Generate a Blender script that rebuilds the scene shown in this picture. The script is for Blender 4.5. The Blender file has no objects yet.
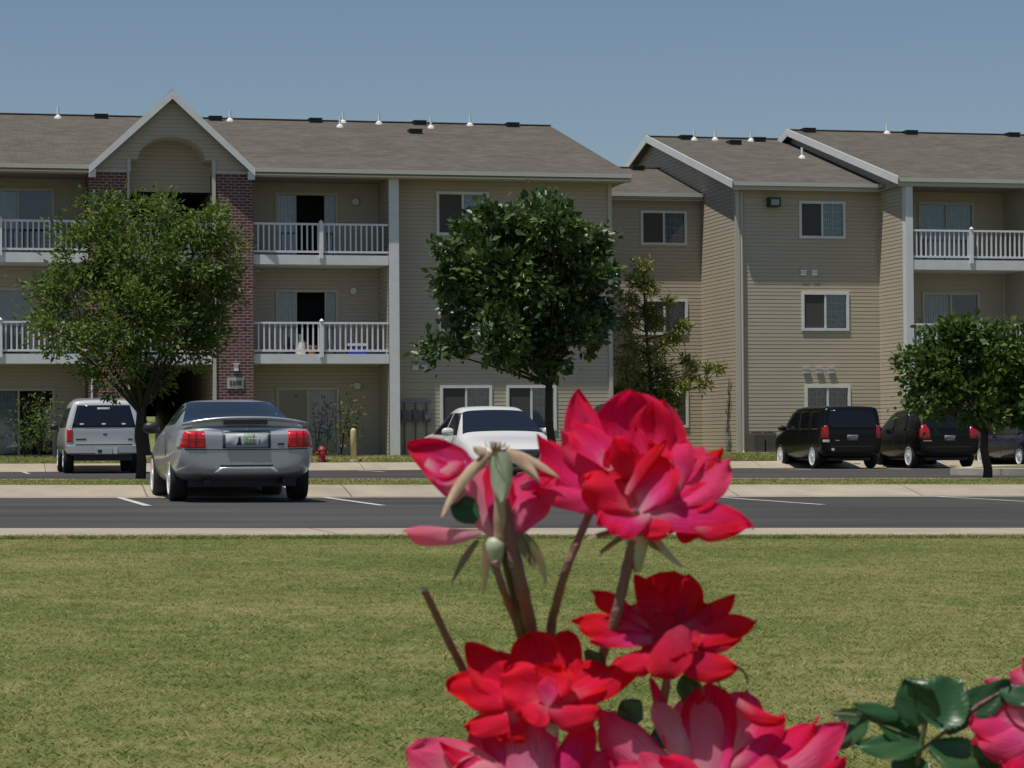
import bpy, math, random
import numpy as np
from mathutils import Vector, Matrix
from mathutils.bvhtree import BVHTree
sc = bpy.context.scene
col = sc.collection
rnd = random.Random(7)

# ---------------------------------------------------------------- camera
FPX, H = 2500.0, 0.87
PHI, ROLL, PITCH = math.radians(13), 0.007, math.atan(54/2500)
_R = Vector((math.cos(PHI), -math.sin(PHI), 0)); _F0 = Vector((math.sin(PHI), math.cos(PHI), 0)); _Z = Vector((0, 0, 1))
FW = _F0*math.cos(PITCH) + _Z*math.sin(PITCH); _U = _Z*math.cos(PITCH) - _F0*math.sin(PITCH)
RT = _R*math.cos(ROLL) - _U*math.sin(ROLL); UP = _U*math.cos(ROLL) + _R*math.sin(ROLL)
CAM = Vector((0, 0, H))
cd = bpy.data.cameras.new('camera'); co = bpy.data.objects.new('camera', cd); col.objects.link(co)
co.matrix_world = Matrix(((RT.x, UP.x, -FW.x, 0), (RT.y, UP.y, -FW.y, 0), (RT.z, UP.z, -FW.z, H), (0, 0, 0, 1)))
cd.sensor_width = 36; cd.lens = FPX/1024*36; cd.clip_start = 0.05; cd.clip_end = 6000
cd.dof.use_dof = True; cd.dof.focus_distance = 30; cd.dof.aperture_fstop = 88
sc.camera = co
# ---------------------------------------------------------------- light
SUN = Vector((-0.28, -0.167, 1)).normalized()
w = bpy.data.worlds.new('World'); sc.world = w; w.use_nodes = True
nt = w.node_tree; nt.nodes.clear()
sky = nt.nodes.new('ShaderNodeTexSky'); sky.sky_type = 'NISHITA'; sky.sun_disc = False
sky.sun_elevation = math.asin(SUN.z); sky.sun_rotation = math.atan2(SUN.x, SUN.y)
sky.air_density = 1.05; sky.dust_density = 0.5; sky.ozone_density = 2.6; sky.altitude = 200
bg = nt.nodes.new('ShaderNodeBackground'); bg.inputs[1].default_value = 0.058
wo = nt.nodes.new('ShaderNodeOutputWorld'); nt.links.new(sky.outputs[0], bg.inputs[0]); nt.links.new(bg.outputs[0], wo.inputs[0])
sl = bpy.data.lights.new('sun', 'SUN'); sl.energy = 3.6; sl.angle = math.radians(0.55); sl.color = (1, .95, .87)
so = bpy.data.objects.new('sun', sl); col.objects.link(so); so.rotation_euler = SUN.to_track_quat('Z', 'Y').to_euler()
sc.view_settings.view_transform = 'Standard'; sc.view_settings.look = 'None'
sc.view_settings.exposure = 0.22; sc.view_settings.gamma = 1
sc.render.engine = 'CYCLES'

def ray(px, py): return FW + RT*((px-512)/FPX) - UP*((py-384)/FPX)
def onv(px, py, v):
    d = ray(px, py); return CAM + d*(v/d.y)
def dist(px, py, D, dz=0): return CAM + ray(px, py)*(D+dz)

# ---------------------------------------------------------------- materials
MATS = {}
def mat(name, col_=(.5, .5, .5), rough=.6, metal=0, spec=.5, noise=0, nscale=5, bump=0, bscale=60, col2=None, coat=0, emit=None, coords='Object'):
    if name in MATS: return MATS[name]
    m = bpy.data.materials.new(name); m.use_nodes = True; n = m.node_tree.nodes; l = m.node_tree.links
    b = n['Principled BSDF']; b.inputs['Base Color'].default_value = (*col_, 1); b.inputs['Roughness'].default_value = rough
    b.inputs['Metallic'].default_value = metal; b.inputs['Specular IOR Level'].default_value = spec; b.inputs['Coat Weight'].default_value = coat
    tc = n.new('ShaderNodeTexCoord')
    if noise or col2:
        t = n.new('ShaderNodeTexNoise'); t.inputs['Scale'].default_value = nscale; t.inputs['Detail'].default_value = 6; t.inputs['Roughness'].default_value = .65
        l.new(tc.outputs[coords], t.inputs['Vector'])
        r = n.new('ShaderNodeValToRGB'); c2 = col2 or tuple(c*(1-noise) for c in col_)
        r.color_ramp.elements[0].position = .35; r.color_ramp.elements[1].position = .65
        r.color_ramp.elements[0].color = (*c2, 1); r.color_ramp.elements[1].color = (*col_, 1)
        l.new(t.outputs[0], r.inputs[0]); l.new(r.outputs[0], b.inputs['Base Color'])
    if bump:
        t2 = n.new('ShaderNodeTexNoise'); t2.inputs['Scale'].default_value = bscale; t2.inputs['Detail'].default_value = 4
        l.new(tc.outputs[coords], t2.inputs['Vector'])
        bm = n.new('ShaderNodeBump'); bm.inputs['Strength'].default_value = bump; bm.inputs['Distance'].default_value = .02
        l.new(t2.outputs[0], bm.inputs['Height']); l.new(bm.outputs[0], b.inputs['Normal'])
    MATS[name] = m; return m
def nodes(m): return m.node_tree.nodes, m.node_tree.links, m.node_tree.nodes['Principled BSDF']

siding = mat('siding', (.48, .418, .318), .6, col2=(.45, .392, .298), nscale=1.3)
trim = mat('trim_white', (.72, .73, .72), .5, noise=.1, nscale=3)
trimcol = mat('corner_trim', (.50, .475, .40), .5)
white = mat('white_vinyl', (.78, .78, .78), .45, noise=.08, nscale=4)
soffit = mat('soffit', (.34, .30, .22), .7)
gutterm = mat('gutter', (.50, .50, .44), .45)
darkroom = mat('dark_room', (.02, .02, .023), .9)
screenm = mat('insect_screen', (.075, .070, .066), .55, spec=.3)
blindm = mat('blinds', (.58, .61, .64), .7, noise=.3, nscale=6)
curtain = mat('curtain', (.62, .70, .76), .8, noise=.5, nscale=9)
concrete = mat('concrete', (.40, .345, .26), .85, col2=(.31, .262, .20), nscale=1.1, bump=.3)
concl = mat('concrete_light', (.47, .43, .35), .85, col2=(.36, .33, .27), nscale=2.5, bump=.3)
def joints(m, w_):
    n, l, b = nodes(m); tc = n.new('ShaderNodeTexCoord'); br = n.new('ShaderNodeTexBrick'); l.new(tc.outputs['Object'], br.inputs['Vector'])
    br.inputs['Scale'].default_value = 1; br.inputs['Brick Width'].default_value = w_; br.inputs['Row Height'].default_value = 1000; br.inputs['Mortar Size'].default_value = .014; br.offset = 0
    for k, c in (('Color1', .96), ('Color2', 1.06), ('Mortar', .45)): br.inputs[k].default_value = (c, c, c, 1)
    src = b.inputs['Base Color'].links[0].from_socket; mx = n.new('ShaderNodeMix'); mx.data_type = 'RGBA'; mx.blend_type = 'MULTIPLY'; mx.inputs[0].default_value = 1
    l.new(src, mx.inputs[6]); l.new(br.outputs[0], mx.inputs[7]); l.new(mx.outputs[2], b.inputs['Base Color'])
joints(concrete, 2.9); joints(concl, 3.05)
metalg = mat('grey_metal', (.25, .25, .25), .5, metal=.3)
black = mat('black_plastic', (.018, .018, .018), .45)

def glass_mat():
    m = bpy.data.materials.new('window_glass'); m.use_nodes = True; n, l, b = nodes(m)
    tr = n.new('ShaderNodeBsdfTransparent'); tr.inputs[0].default_value = (.72, .76, .78, 1)
    gl = n.new('ShaderNodeBsdfGlossy'); gl.inputs['Roughness'].default_value = .03; gl.inputs[0].default_value = (.9, .95, 1, 1)
    mx = n.new('ShaderNodeMixShader'); lw = n.new('ShaderNodeFresnel'); lw.inputs[0].default_value = 1.5
    mp = n.new('ShaderNodeMath'); mp.operation = 'ADD'; mp.inputs[1].default_value = .065
    l.new(lw.outputs[0], mp.inputs[0]); l.new(mp.outputs[0], mx.inputs[0]); l.new(tr.outputs[0], mx.inputs[1]); l.new(gl.outputs[0], mx.inputs[2])
    l.new(mx.outputs[0], n['Material Output'].inputs[0]); return m
glassm = glass_mat()

def brick_mat():
    m = mat('brick'); n, l, b = nodes(m)
    tc = n.new('ShaderNodeTexCoord'); sp = n.new('ShaderNodeSeparateXYZ'); l.new(tc.outputs['Object'], sp.inputs[0])
    ad = n.new('ShaderNodeMath'); l.new(sp.outputs[0], ad.inputs[0]); l.new(sp.outputs[1], ad.inputs[1])
    cb = n.new('ShaderNodeCombineXYZ'); l.new(ad.outputs[0], cb.inputs[0]); l.new(sp.outputs[2], cb.inputs[1])
    br = n.new('ShaderNodeTexBrick'); l.new(cb.outputs[0], br.inputs['Vector'])
    br.inputs['Scale'].default_value = 1; br.inputs['Brick Width'].default_value = .23; br.inputs['Row Height'].default_value = .085
    br.inputs['Mortar Size'].default_value = .010; br.inputs['Bias'].default_value = -.2
    br.inputs['Color1'].default_value = (.135, .045, .042, 1); br.inputs['Color2'].default_value = (.06, .027, .031, 1); br.inputs['Mortar'].default_value = (.33, .27, .25, 1)
    l.new(br.outputs[0], b.inputs['Base Color']); b.inputs['Roughness'].default_value = .85
    bp = n.new('ShaderNodeBump'); bp.inputs['Strength'].default_value = .6; bp.inputs['Distance'].default_value = .01; bp.invert = True
    l.new(br.outputs[1], bp.inputs['Height']); l.new(bp.outputs[0], b.inputs['Normal']); return m
brick = brick_mat()

def shingle_mat():
    m = mat('shingles'); n, l, b = nodes(m)
    tc = n.new('ShaderNodeTexCoord')
    br = n.new('ShaderNodeTexBrick'); l.new(tc.outputs['UV'], br.inputs['Vector'])
    br.inputs['Scale'].default_value = 1; br.inputs['Brick Width'].default_value = .33; br.inputs['Row Height'].default_value = .145
    br.inputs['Mortar Size'].default_value = .008; br.inputs['Bias'].default_value = 0
    br.inputs['Color1'].default_value = (.132, .119, .099, 1); br.inputs['Color2'].default_value = (.096, .087, .073, 1); br.inputs['Mortar'].default_value = (.078, .070, .060, 1)
    t = n.new('ShaderNodeTexNoise'); t.inputs['Scale'].default_value = .9; t.inputs['Detail'].default_value = 8; t.inputs['Roughness'].default_value = .7; l.new(tc.outputs['UV'], t.inputs['Vector'])
    r = n.new('ShaderNodeMapRange'); r.inputs['From Min'].default_value = .3; r.inputs['From Max'].default_value = .7; r.inputs['To Min'].default_value = .82; r.inputs['To Max'].default_value = 1.15
    l.new(t.outputs[0], r.inputs[0])
    mx = n.new('ShaderNodeMix'); mx.data_type = 'RGBA'; mx.blend_type = 'MULTIPLY'; mx.inputs[0].default_value = 1
    l.new(br.outputs[0], mx.inputs[6]); l.new(r.outputs[0], mx.inputs[7]); l.new(mx.outputs[2], b.inputs['Base Color']); b.inputs['Roughness'].default_value = .95
    b.inputs['Specular IOR Level'].default_value = .15; return m
shingle = shingle_mat()

def asphalt_mat():
    m = mat('asphalt'); n, l, b = nodes(m)
    tc = n.new('ShaderNodeTexCoord')
    mp = n.new('ShaderNodeMapping'); mp.inputs['Scale'].default_value = (.25, 1, 1); l.new(tc.outputs['Object'], mp.inputs[0])
    t = n.new('ShaderNodeTexNoise'); t.inputs['Scale'].default_value = .55; t.inputs['Detail'].default_value = 7; l.new(mp.outputs[0], t.inputs['Vector'])
    t2 = n.new('ShaderNodeTexNoise'); t2.inputs['Scale'].default_value = 45; t2.inputs['Detail'].default_value = 2; l.new(tc.outputs['Object'], t2.inputs['Vector'])
    r = n.new('ShaderNodeValToRGB'); r.color_ramp.elements[0].position = .3; r.color_ramp.elements[1].position = .7
    r.color_ramp.elements[0].color = (.040, .039, .039, 1); r.color_ramp.elements[1].color = (.082, .078, .073, 1)
    l.new(t.outputs[0], r.inputs[0])
    mr = n.new('ShaderNodeMapRange'); mr.inputs['To Min'].default_value = .6; mr.inputs['To Max'].default_value = 1.4; l.new(t2.outputs[0], mr.inputs[0])
    mx = n.new('ShaderNodeMix'); mx.data_type = 'RGBA'; mx.blend_type = 'MULTIPLY'; mx.inputs[0].default_value = 1
    l.new(r.outputs[0], mx.inputs[6]); l.new(mr.outputs[0], mx.inputs[7]); l.new(mx.outputs[2], b.inputs['Base Color']); b.inputs['Roughness'].default_value = .9
    b.inputs['Specular IOR Level'].default_value = .2
    return m
asphalt = asphalt_mat()

def grass_mat(name, c1, c2, c3, trans=False):
    m = mat(name); n, l, b = nodes(m)
    g = n.new('ShaderNodeNewGeometry')
    def noise(s, d, x=1):
        mp = n.new('ShaderNodeMapping'); mp.inputs['Scale'].default_value = (x, 1, 1); l.new(g.outputs['Position'], mp.inputs[0])
        t = n.new('ShaderNodeTexNoise'); t.inputs['Scale'].default_value = s; t.inputs['Detail'].default_value = d; l.new(mp.outputs[0], t.inputs['Vector']); return t
    a = noise(.55, 6, 1); c = noise(7, 5, 1)
    ad = n.new('ShaderNodeMath'); ad.operation = 'MULTIPLY_ADD'; ad.inputs[1].default_value = .5; l.new(c.outputs[0], ad.inputs[0]); 
    ml = n.new('ShaderNodeMath'); ml.operation = 'MULTIPLY'; ml.inputs[1].default_value = .5; l.new(a.outputs[0], ml.inputs[0]); l.new(ml.outputs[0], ad.inputs[2])
    last = ad
    if trans:
        ri = n.new('ShaderNodeMath'); ri.operation = 'MULTIPLY_ADD'; ri.inputs[1].default_value = .34; l.new(g.outputs['Random Per Island'], ri.inputs[0])
        sb = n.new('ShaderNodeMath'); sb.operation = 'SUBTRACT'; sb.inputs[1].default_value = .17; l.new(ad.outputs[0], sb.inputs[0]); l.new(sb.outputs[0], ri.inputs[2]); last = ri
    r = n.new('ShaderNodeValToRGB'); e = r.color_ramp.elements; e[0].position = .36; e[0].color = (*c1, 1); e[1].position = .50; e[1].color = (*c2, 1)
    x = e.new(.64); x.color = (*c3, 1)
    l.new(last.outputs[0], r.inputs[0]); l.new(r.outputs[0], b.inputs['Base Color']); b.inputs['Roughness'].default_value = .8; b.inputs['Specular IOR Level'].default_value = .2
    if trans:
        t = n.new('ShaderNodeBsdfTranslucent'); l.new(r.outputs[0], t.inputs[0]); ms = n.new('ShaderNodeMixShader'); ms.inputs[0].default_value = .5
        l.new(b.outputs[0], ms.inputs[1]); l.new(t.outputs[0], ms.inputs[2]); l.new(ms.outputs[0], n['Material Output'].inputs[0])
    else:
        f = noise(70, 3, 1); bp = n.new('ShaderNodeBump'); bp.inputs['Strength'].default_value = 1; bp.inputs['Distance'].default_value = .02; l.new(f.outputs[0], bp.inputs['Height']); l.new(bp.outputs[0], b.inputs['Normal'])
    return m
grassground = grass_mat('lawn_soil', (.095, .13, .030), (.155, .175, .048), (.26, .235, .092))
blademat = grass_mat('grass_blade', (.135, .190, .042), (.235, .26, .072), (.43, .385, .18), True)

def leaf_mat(name, c1, c2, rough=.5, spec=.5, tr=.25):
    m = mat(name); n, l, b = nodes(m)
    g = n.new('ShaderNodeNewGeometry'); r = n.new('ShaderNodeValToRGB')
    r.color_ramp.elements[0].color = (*c1, 1); r.color_ramp.elements[1].color = (*c2, 1); ns = n.new('ShaderNodeTexNoise'); ns.inputs['Scale'].default_value = 2.2; ns.inputs['Detail'].default_value = 3; l.new(g.outputs['Position'], ns.inputs['Vector'])
    a1 = n.new('ShaderNodeMath'); a1.operation = 'MULTIPLY_ADD'; a1.inputs[1].default_value = 2.2; a1.inputs[2].default_value = -.85; l.new(ns.outputs[0], a1.inputs[0])
    a2 = n.new('ShaderNodeMath'); a2.operation = 'MULTIPLY_ADD'; a2.inputs[1].default_value = .55; l.new(g.outputs['Random Per Island'], a2.inputs[0]); l.new(a1.outputs[0], a2.inputs[2])
    l.new(a2.outputs[0], r.inputs[0])
    l.new(r.outputs[0], b.inputs['Base Color']); b.inputs['Roughness'].default_value = rough; b.inputs['Specular IOR Level'].default_value = spec
    t = n.new('ShaderNodeBsdfTranslucent'); l.new(r.outputs[0], t.inputs[0]); mx = n.new('ShaderNodeMixShader'); mx.inputs[0].default_value = tr
    l.new(b.outputs[0], mx.inputs[1]); l.new(t.outputs[0], mx.inputs[2]); l.new(mx.outputs[0], n['Material Output'].inputs[0]); return m
bark = mat('bark', (.055, .042, .032), .9, noise=.5, nscale=14, bump=.5)

# ---------------------------------------------------------------- mesh helpers
class MB:
    def __init__(s): s.v = []; s.f = []; s.uv = None
    def quad(s, *p):
        i = len(s.v); s.v += [tuple(q) for q in p]; s.f.append(tuple(range(i, i+len(p))))
    def box(s, x0, x1, y0, y1, z0, z1):
        i = len(s.v); s.v += [(x, y, z) for z in (z0, z1) for y in (y0, y1) for x in (x0, x1)]
        for f in ((0, 2, 3, 1), (4, 5, 7, 6), (0, 1, 5, 4), (2, 6, 7, 3), (0, 4, 6, 2), (1, 3, 7, 5)): s.f.append(tuple(i+k for k in f))
    def bar(s, a, b, wx, wz, up=Vector((0, 0, 1))):
        a = Vector(a); b = Vector(b); d = (b-a).normalized(); r = d.cross(up).normalized(); u = r.cross(d)
        i = len(s.v)
        for p in (a, b):
            for sx, sz in ((-1, -1), (1, -1), (1, 1), (-1, 1)): s.v.append(tuple(p + r*sx*wx/2 + u*sz*wz/2))
        for f in ((3, 2, 1, 0), (4, 5, 6, 7), (0, 1, 5, 4), (1, 2, 6, 5), (2, 3, 7, 6), (3, 0, 4, 7)): s.f.append(tuple(i+k for k in f))
    def tube(s, pts, rad, n=8, cap=True):
        pts = [Vector(p) for p in pts]; i0 = len(s.v); u = None
        for k, p in enumerate(pts):
            d = (pts[min(k+1, len(pts)-1)] - pts[max(k-1, 0)]).normalized()
            if u is None: u = d.orthogonal().normalized()
            u = (u - d*u.dot(d)).normalized(); v = d.cross(u)
            r = rad[k] if isinstance(rad, (list, tuple)) else rad
            for a in range(n): s.v.append(tuple(p + (u*math.cos(6.2832*a/n) + v*math.sin(6.2832*a/n))*r))
        for k in range(len(pts)-1):
            for a in range(n):
                b = (a+1) % n; s.f.append((i0+k*n+a, i0+k*n+b, i0+(k+1)*n+b, i0+(k+1)*n+a))
        if cap:
            s.f.append(tuple(i0+a for a in range(n))[::-1]); s.f.append(tuple(i0+(len(pts)-1)*n+a for a in range(n)))
    def lathe(s, c, prof, n=24, axis='z'):
        c = Vector(c); i0 = len(s.v)
        for (r, h) in prof:
            for a in range(n):
                x, y = r*math.cos(6.28318*a/n), r*math.sin(6.28318*a/n)
                q = Vector((x, y, h)) if axis == 'z' else Vector((h, x, y)) if axis == 'x' else Vector((x, h, y))
                s.v.append(tuple(c+q))
        for k in range(len(prof)-1):
            for a in range(n):
                b = (a+1) % n; s.f.append((i0+k*n+a, i0+k*n+b, i0+(k+1)*n+b, i0+(k+1)*n+a))
        s.f.append(tuple(i0+a for a in range(n))[::-1]); s.f.append(tuple(i0+(len(prof)-1)*n+a for a in range(n)))
    def build(s, name, m, parent=None, smooth=False, loc=None):
        me = bpy.data.meshes.new(name); me.from_pydata([tuple(v) for v in s.v], [], s.f)
        if s.uv:
            ul = me.uv_layers.new(name='UVMap'); 
            for lp in me.loops: ul.data[lp.index].uv = s.uv[lp.vertex_index]
        me.materials.append(m)
        if smooth: me.shade_smooth()
        o = bpy.data.objects.new(name, me); col.objects.link(o)
        if parent: o.parent = parent
        if loc: o.location = loc
        return o
def tag(o, label=None, cat=None, group=None, kind=None):
    if label: o['label'] = label
    if cat: o['category'] = cat
    if group: o['group'] = group
    if kind: o['kind'] = kind
    return o
def empty(name, loc=(0, 0, 0), rz=0):
    o = bpy.data.objects.new(name, None); col.objects.link(o); o.location = loc; o.rotation_euler = (0, 0, rz); o.empty_display_size = .2; return o

# ---------------------------------------------------------------- ground
def cl(u): return max(-25., min(55., u))
def lerp_tab(tab, v, k):
    if v <= tab[0][0]: return tab[0][k]
    for a, b in zip(tab, tab[1:]):
        if v <= b[0]: return a[k] + (b[k]-a[k])*(v-a[0])/(b[0]-a[0])
    return tab[-1][k]
LAWN = [(-60, .21, .0150), (18, .215, .0150), (20, .205, .0145)]
LOT = [(18, .12, .0125), (36, .10, .0105), (44, .09, .0088), (56, .075, .0065), (66, .060, .0046), (70, .055, .0046)]
ISL = [(36, .255, .0105), (44, .235, .0093)]
YARD = [(69, .275, .0056), (72.5, .45, .005), (90, .46, .005), (400, .46, .005)]
def gz(tab, u, v): return lerp_tab(tab, v, 1) - lerp_tab(tab, v, 2)*cl(u)
def sheet(name, tab, u0, u1, v0, v1, m, dz=0, thick=0, su=4., sv=2., kind='structure', label=None, uf=None):
    mb = MB(); nu = max(1, int((u1-u0)/su)); nv = max(1, int((v1-v0)/sv))
    for j in range(nv+1):
        v = v0+(v1-v0)*j/nv
        for i in range(nu+1):
            u = u0+(u1-u0)*i/nu; mb.v.append((u, v, gz(tab, u, v)+dz))
    for j in range(nv):
        for i in range(nu):
            a = j*(nu+1)+i; mb.f.append((a, a+1, a+nu+2, a+nu+1))
    if thick:
        n = len(mb.v); mb.v += [(x, y, z-thick) for x, y, z in mb.v]
        e = [i for i in range(nu+1)]; e2 = [nv*(nu+1)+i for i in range(nu+1)]
        for k in range(nu):
            mb.f.append((e[k+1], e[k], n+e[k], n+e[k+1])); mb.f.append((e2[k], e2[k+1], n+e2[k+1], n+e2[k]))
        for k in range(nv):
            a = k*(nu+1); b = a+nu+1; mb.f.append((a, b, n+b, n+a)); a += nu; b += nu; mb.f.append((b, a, n+a, n+b))
    o = mb.build(name, m); tag(o, kind=kind); return o
UL, UR = -60, 110
g = MB(); g.quad((-3000, -3000, -1.2), (3000, -3000, -1.2), (3000, 3000, -1.2), (-3000, 3000, -1.2)); tag(g.build('ground', grassground), kind='structure')
sheet('lawn', LAWN, UL, UR, -30, 18.0, grassground, dz=-.022)
sheet('kerb', LAWN, UL, UR, 18.0, 19.8, concrete, thick=.3, su=4, sv=.6)
sheet('parking_lot', LOT, UL, UR, 19.7, 36.0, asphalt)
sheet('gutter', LOT, UL, UR, 35.0, 35.35, concl, dz=.005, sv=.3)
sheet('kerb', [(35.35, .112, .0106), (36.1, .24, .0105), (36.35, .262, .0105)], UL, UR, 35.35, 36.35, concrete, thick=.35, sv=.12)
sheet('grass_island', ISL, UL, UR, 36.35, 43.2, grassground, dz=-.012)
sheet('kerb', ISL, UL, UR, 43.2, 43.9, concl, thick=.35, sv=.3)
sheet('parking_lot', LOT, UL, UR, 43.9, 69.3, asphalt)
sheet('kerb', [(68.5, .064, .0046), (69.3, .26, .0054), (69.55, .28, .0056)], UL, UR, 68.5, 69.55, concrete, thick=.4, sv=.15)
sheet('lawn', YARD, UL, UR, 69.55, 400, grassground, dz=-.01, sv=1.5)
sheet('footpath', YARD, 6.5, 13.6, 70.9, 71.5, concl, dz=.012, sv=.5)
sheet('footpath', YARD, 5.5, 8.0, 71.5, 95, concl, dz=.012, sv=1.0)
# raised kerbed peninsula at the end of the far stalls
def peninsula():
    mb = MB(); pts = []
    u0, v0, v1 = 23.6, 54.6, 69.2
    for k in range(9):
        a = math.pi + k/8*math.pi/2; pts.append((u0+1.2+1.2*math.cos(a), v0+1.2+1.2*math.sin(a)))
    pts += [(60, v0), (60, v1-8), (27.0, v1-8)]
    zt = [gz(LOT, *p)+.16 for p in pts]; n = len(pts)
    mb.v = [(p[0], p[1], z) for p, z in zip(pts, zt)] + [(p[0], p[1], z-.3) for p, z in zip(pts, zt)]
    mb.f = [tuple(range(n))] + [(i, n+i, n+(i+1) % n, (i+1) % n) for i in range(n)]
    tag(mb.build('kerb', concl), kind='structure')
    g = MB(); g.v = [(p[0]+.9*(1 if p[0] < 30 else -1), p[1]+(.9 if p[1] < 58 else -.9), z+.006) for p, z in zip(pts, zt)]; g.f = [tuple(range(n))]
    tag(g.build('grass_island', grassground), kind='structure')
peninsula()
linem = mat('line_paint', (.62, .60, .56), .7, noise=.35, nscale=6)
def linestrip(u, v0, v1, wd=.10):
    mb = MB(); n = 6
    for k in range(n+1):
        v = v0+(v1-v0)*k/n
        mb.v += [(u-wd/2, v, gz(LOT, u-wd/2, v)+.006), (u+wd/2, v, gz(LOT, u+wd/2, v)+.006)]
    mb.f = [(2*k, 2*k+1, 2*k+3, 2*k+2) for k in range(n)]
    tag(mb.build('parking_line', linem), kind='structure')
for u in (-6.2, -3.3, -.35, 2.5, 5.37, 8.24, 11.1, 14.6, 17.5, 20.4, 23.3): linestrip(u, 30.4, 35.4)
for u in (-.6, 2.3, 5.6, 8.5, 11.4, 14.4, 17.3, 20.2, 23.1, 26.0, 28.8, 31.7): linestrip(u, 64.2, 69.2)
for u in (-3, 0, 3, 6, 9, 11.9, 14.8, 17.7): linestrip(u, 44.2, 49.2)
# berm seen through the breezeway
bm_ = MB()
for k, (v, z) in enumerate(((97, .4), (104, 1.6), (115, 2.6), (135, 3.2), (160, 3.2), (190, 1), (200, -1))): bm_.v += [(-60, v, z), (-10, v, z), (30, v, z), (80, v, z)]
for k in range(6):
    for i in range(3): bm_.f.append((4*k+i, 4*k+i+1, 4*k+5+i, 4*k+4+i))
tag(bm_.build('hill', grassground, smooth=True), kind='structure')

# grass blades
def blades(name, tab, n, u0f, u1f, v0, v1, hmin, hmax, seed, wd=.004, pw=1.0):
    r = np.random.default_rng(seed)
    vv = v0+(v1-v0)*r.random(n)**pw; uu = u0f(vv) + (u1f(vv)-u0f(vv))*r.random(n)
    zz = np.array([gz(tab, a, b) for a, b in zip(uu, vv)])-.012
    h = hmin+(hmax-hmin)*r.random(n); an = r.random(n)*6.283; wx, wy = np.cos(an), np.sin(an)
    la = r.random(n)*6.283; ln = (.7+1.3*r.random(n))*h; ww = wd*(.7+.8*r.random(n))
    base = np.stack([uu, vv, zz], 1); wv = np.stack([wx, wy, 0*wx], 1)*ww[:, None]
    lean = np.stack([np.cos(la)*ln, np.sin(la)*ln, h], 1)
    mid = base+lean*np.array([.35, .35, .6])
    V = np.stack([base-wv, base+wv, mid+wv*.8, mid-wv*.8, base+lean], 1).reshape(-1, 3)
    i = np.arange(n)*5
    me = bpy.data.meshes.new(name)
    me.vertices.add(n*5); me.vertices.foreach_set('co', V.astype(np.float32).ravel())
    loops = np.stack([i, i+1, i+2, i+3, i+3, i+2, i+4], 1).ravel()
    me.loops.add(len(loops)); me.loops.foreach_set('vertex_index', loops.astype(np.int32))
    st = np.stack([np.arange(n)*7, np.arange(n)*7+4], 1).ravel()
    me.polygons.add(n*2); me.polygons.foreach_set('loop_start', st.astype(np.int32))
    me.update(calc_edges=True); me.materials.append(blademat)
    o = bpy.data.objects.new(name, me); col.objects.link(o); tag(o, kind='stuff'); return o
BL = [(a, b-.022, c) for a, b, c in LAWN]
blades('grass', BL, 430000, lambda v: v*.03-.7, lambda v: v*.45+.8, 3.6, 18.0, .008, .026, 1, .0030, 1.1)
blades('grass', BL, 16000, lambda v: v*.03-.9, lambda v: v*.45+.8, 17.85, 18.1, .015, .05, 5, .005)
blades('grass', ISL, 45000, lambda v: v*0-2, lambda v: v*0+22, 36.35, 43.2, .015, .04, 2, .008)
blades('grass', YARD, 30000, lambda v: v*0-2, lambda v: v*0+38, 69.6, 72.0, .04, .09, 3, .014)
blades('grass', YARD, 12000, lambda v: v*0+20, lambda v: v*0+29, 72.0, 77.5, .04, .09, 4, .014)

# ---------------------------------------------------------------- buildings
CH = .118
SL = .268
def P_front(v): return lambda a, off, z: (a, v-off, z)
def P_left(u): return lambda a, off, z: (u-off, a, z)
def P_right(u): return lambda a, off, z: (u+off, a, z)
def lapwall(mb, P, z0, z1, ivf, cuts=()):
    """lapped siding courses; ivf(z) -> list of intervals; cuts = z levels where the intervals jump"""
    zs = [z0]
    while zs[-1] < z1-1e-6:
        nz = zs[-1]+CH - ((zs[-1]-z0) % CH if (zs[-1]-z0) % CH > 1e-6 and CH-((zs[-1]-z0) % CH) > 1e-6 else 0)
        nz = min(nz, z1)
        for c in cuts:
            if zs[-1]+1e-5 < c < nz-1e-5: nz = c
        zs.append(nz)
    for a, b in zip(zs, zs[1:]):
        fa = ((a-z0) % CH)/CH; fb = ((b-z0) % CH)/CH
        if fa > .999: fa = 0
        if fb < 1e-3: fb = 1
        oa = .005*(1-fa)+.001; ob = .005*(1-fb)+.001
        ia, ib = ivf(a+1e-4), ivf(b-1e-4)
        if len(ia) != len(ib):
            ia = ib = ivf((a+b)/2)
        for (p, q), (r, s) in zip(ia, ib):
            if q-p < .005 and s-r < .005: continue
            if fb > .999 and b-a > .03:
                t = 1-.015/(b-a); m0, m1 = p+(r-p)*t, q+(s-q)*t; bm = b-.015
                mb.quad(P(p, oa, a), P(q, oa, a), P(m1, ob, bm), P(m0, ob, bm))
                mb.quad(P(m0, ob, bm), P(m1, ob, bm), P(m1, -.012, bm+.002), P(m0, -.012, bm+.002)); mb.quad(P(m0, -.012, bm+.002), P(m1, -.012, bm+.002), P(s, -.012, b), P(r, -.012, b))
            else: mb.quad(P(p, oa, a), P(q, oa, a), P(s, ob, b), P(r, ob, b))
            if fa < 1e-3: mb.quad(P(p, -.0125, a), P(q, -.0125, a), P(q, oa, a), P(p, oa, a))
def minus(iv, holes):
    out = [iv]
    for h0, h1 in holes:
        n = []
        for a, b in out:
            if h1 <= a or h0 >= b: n.append((a, b)); continue
            if h0 > a: n.append((a, h0))
            if h1 < b: n.append((h1, b))
        out = n
    return out
def wall(mb, P, a0, a1, z0, z1, ops=()):
    cuts = sorted({z for o in ops for z in (o[2], o[3])})
    lapwall(mb, P, z0, z1, lambda z: minus((a0, a1), [(o[0], o[1]) for o in ops if o[2] < z < o[3]]), cuts)

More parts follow.
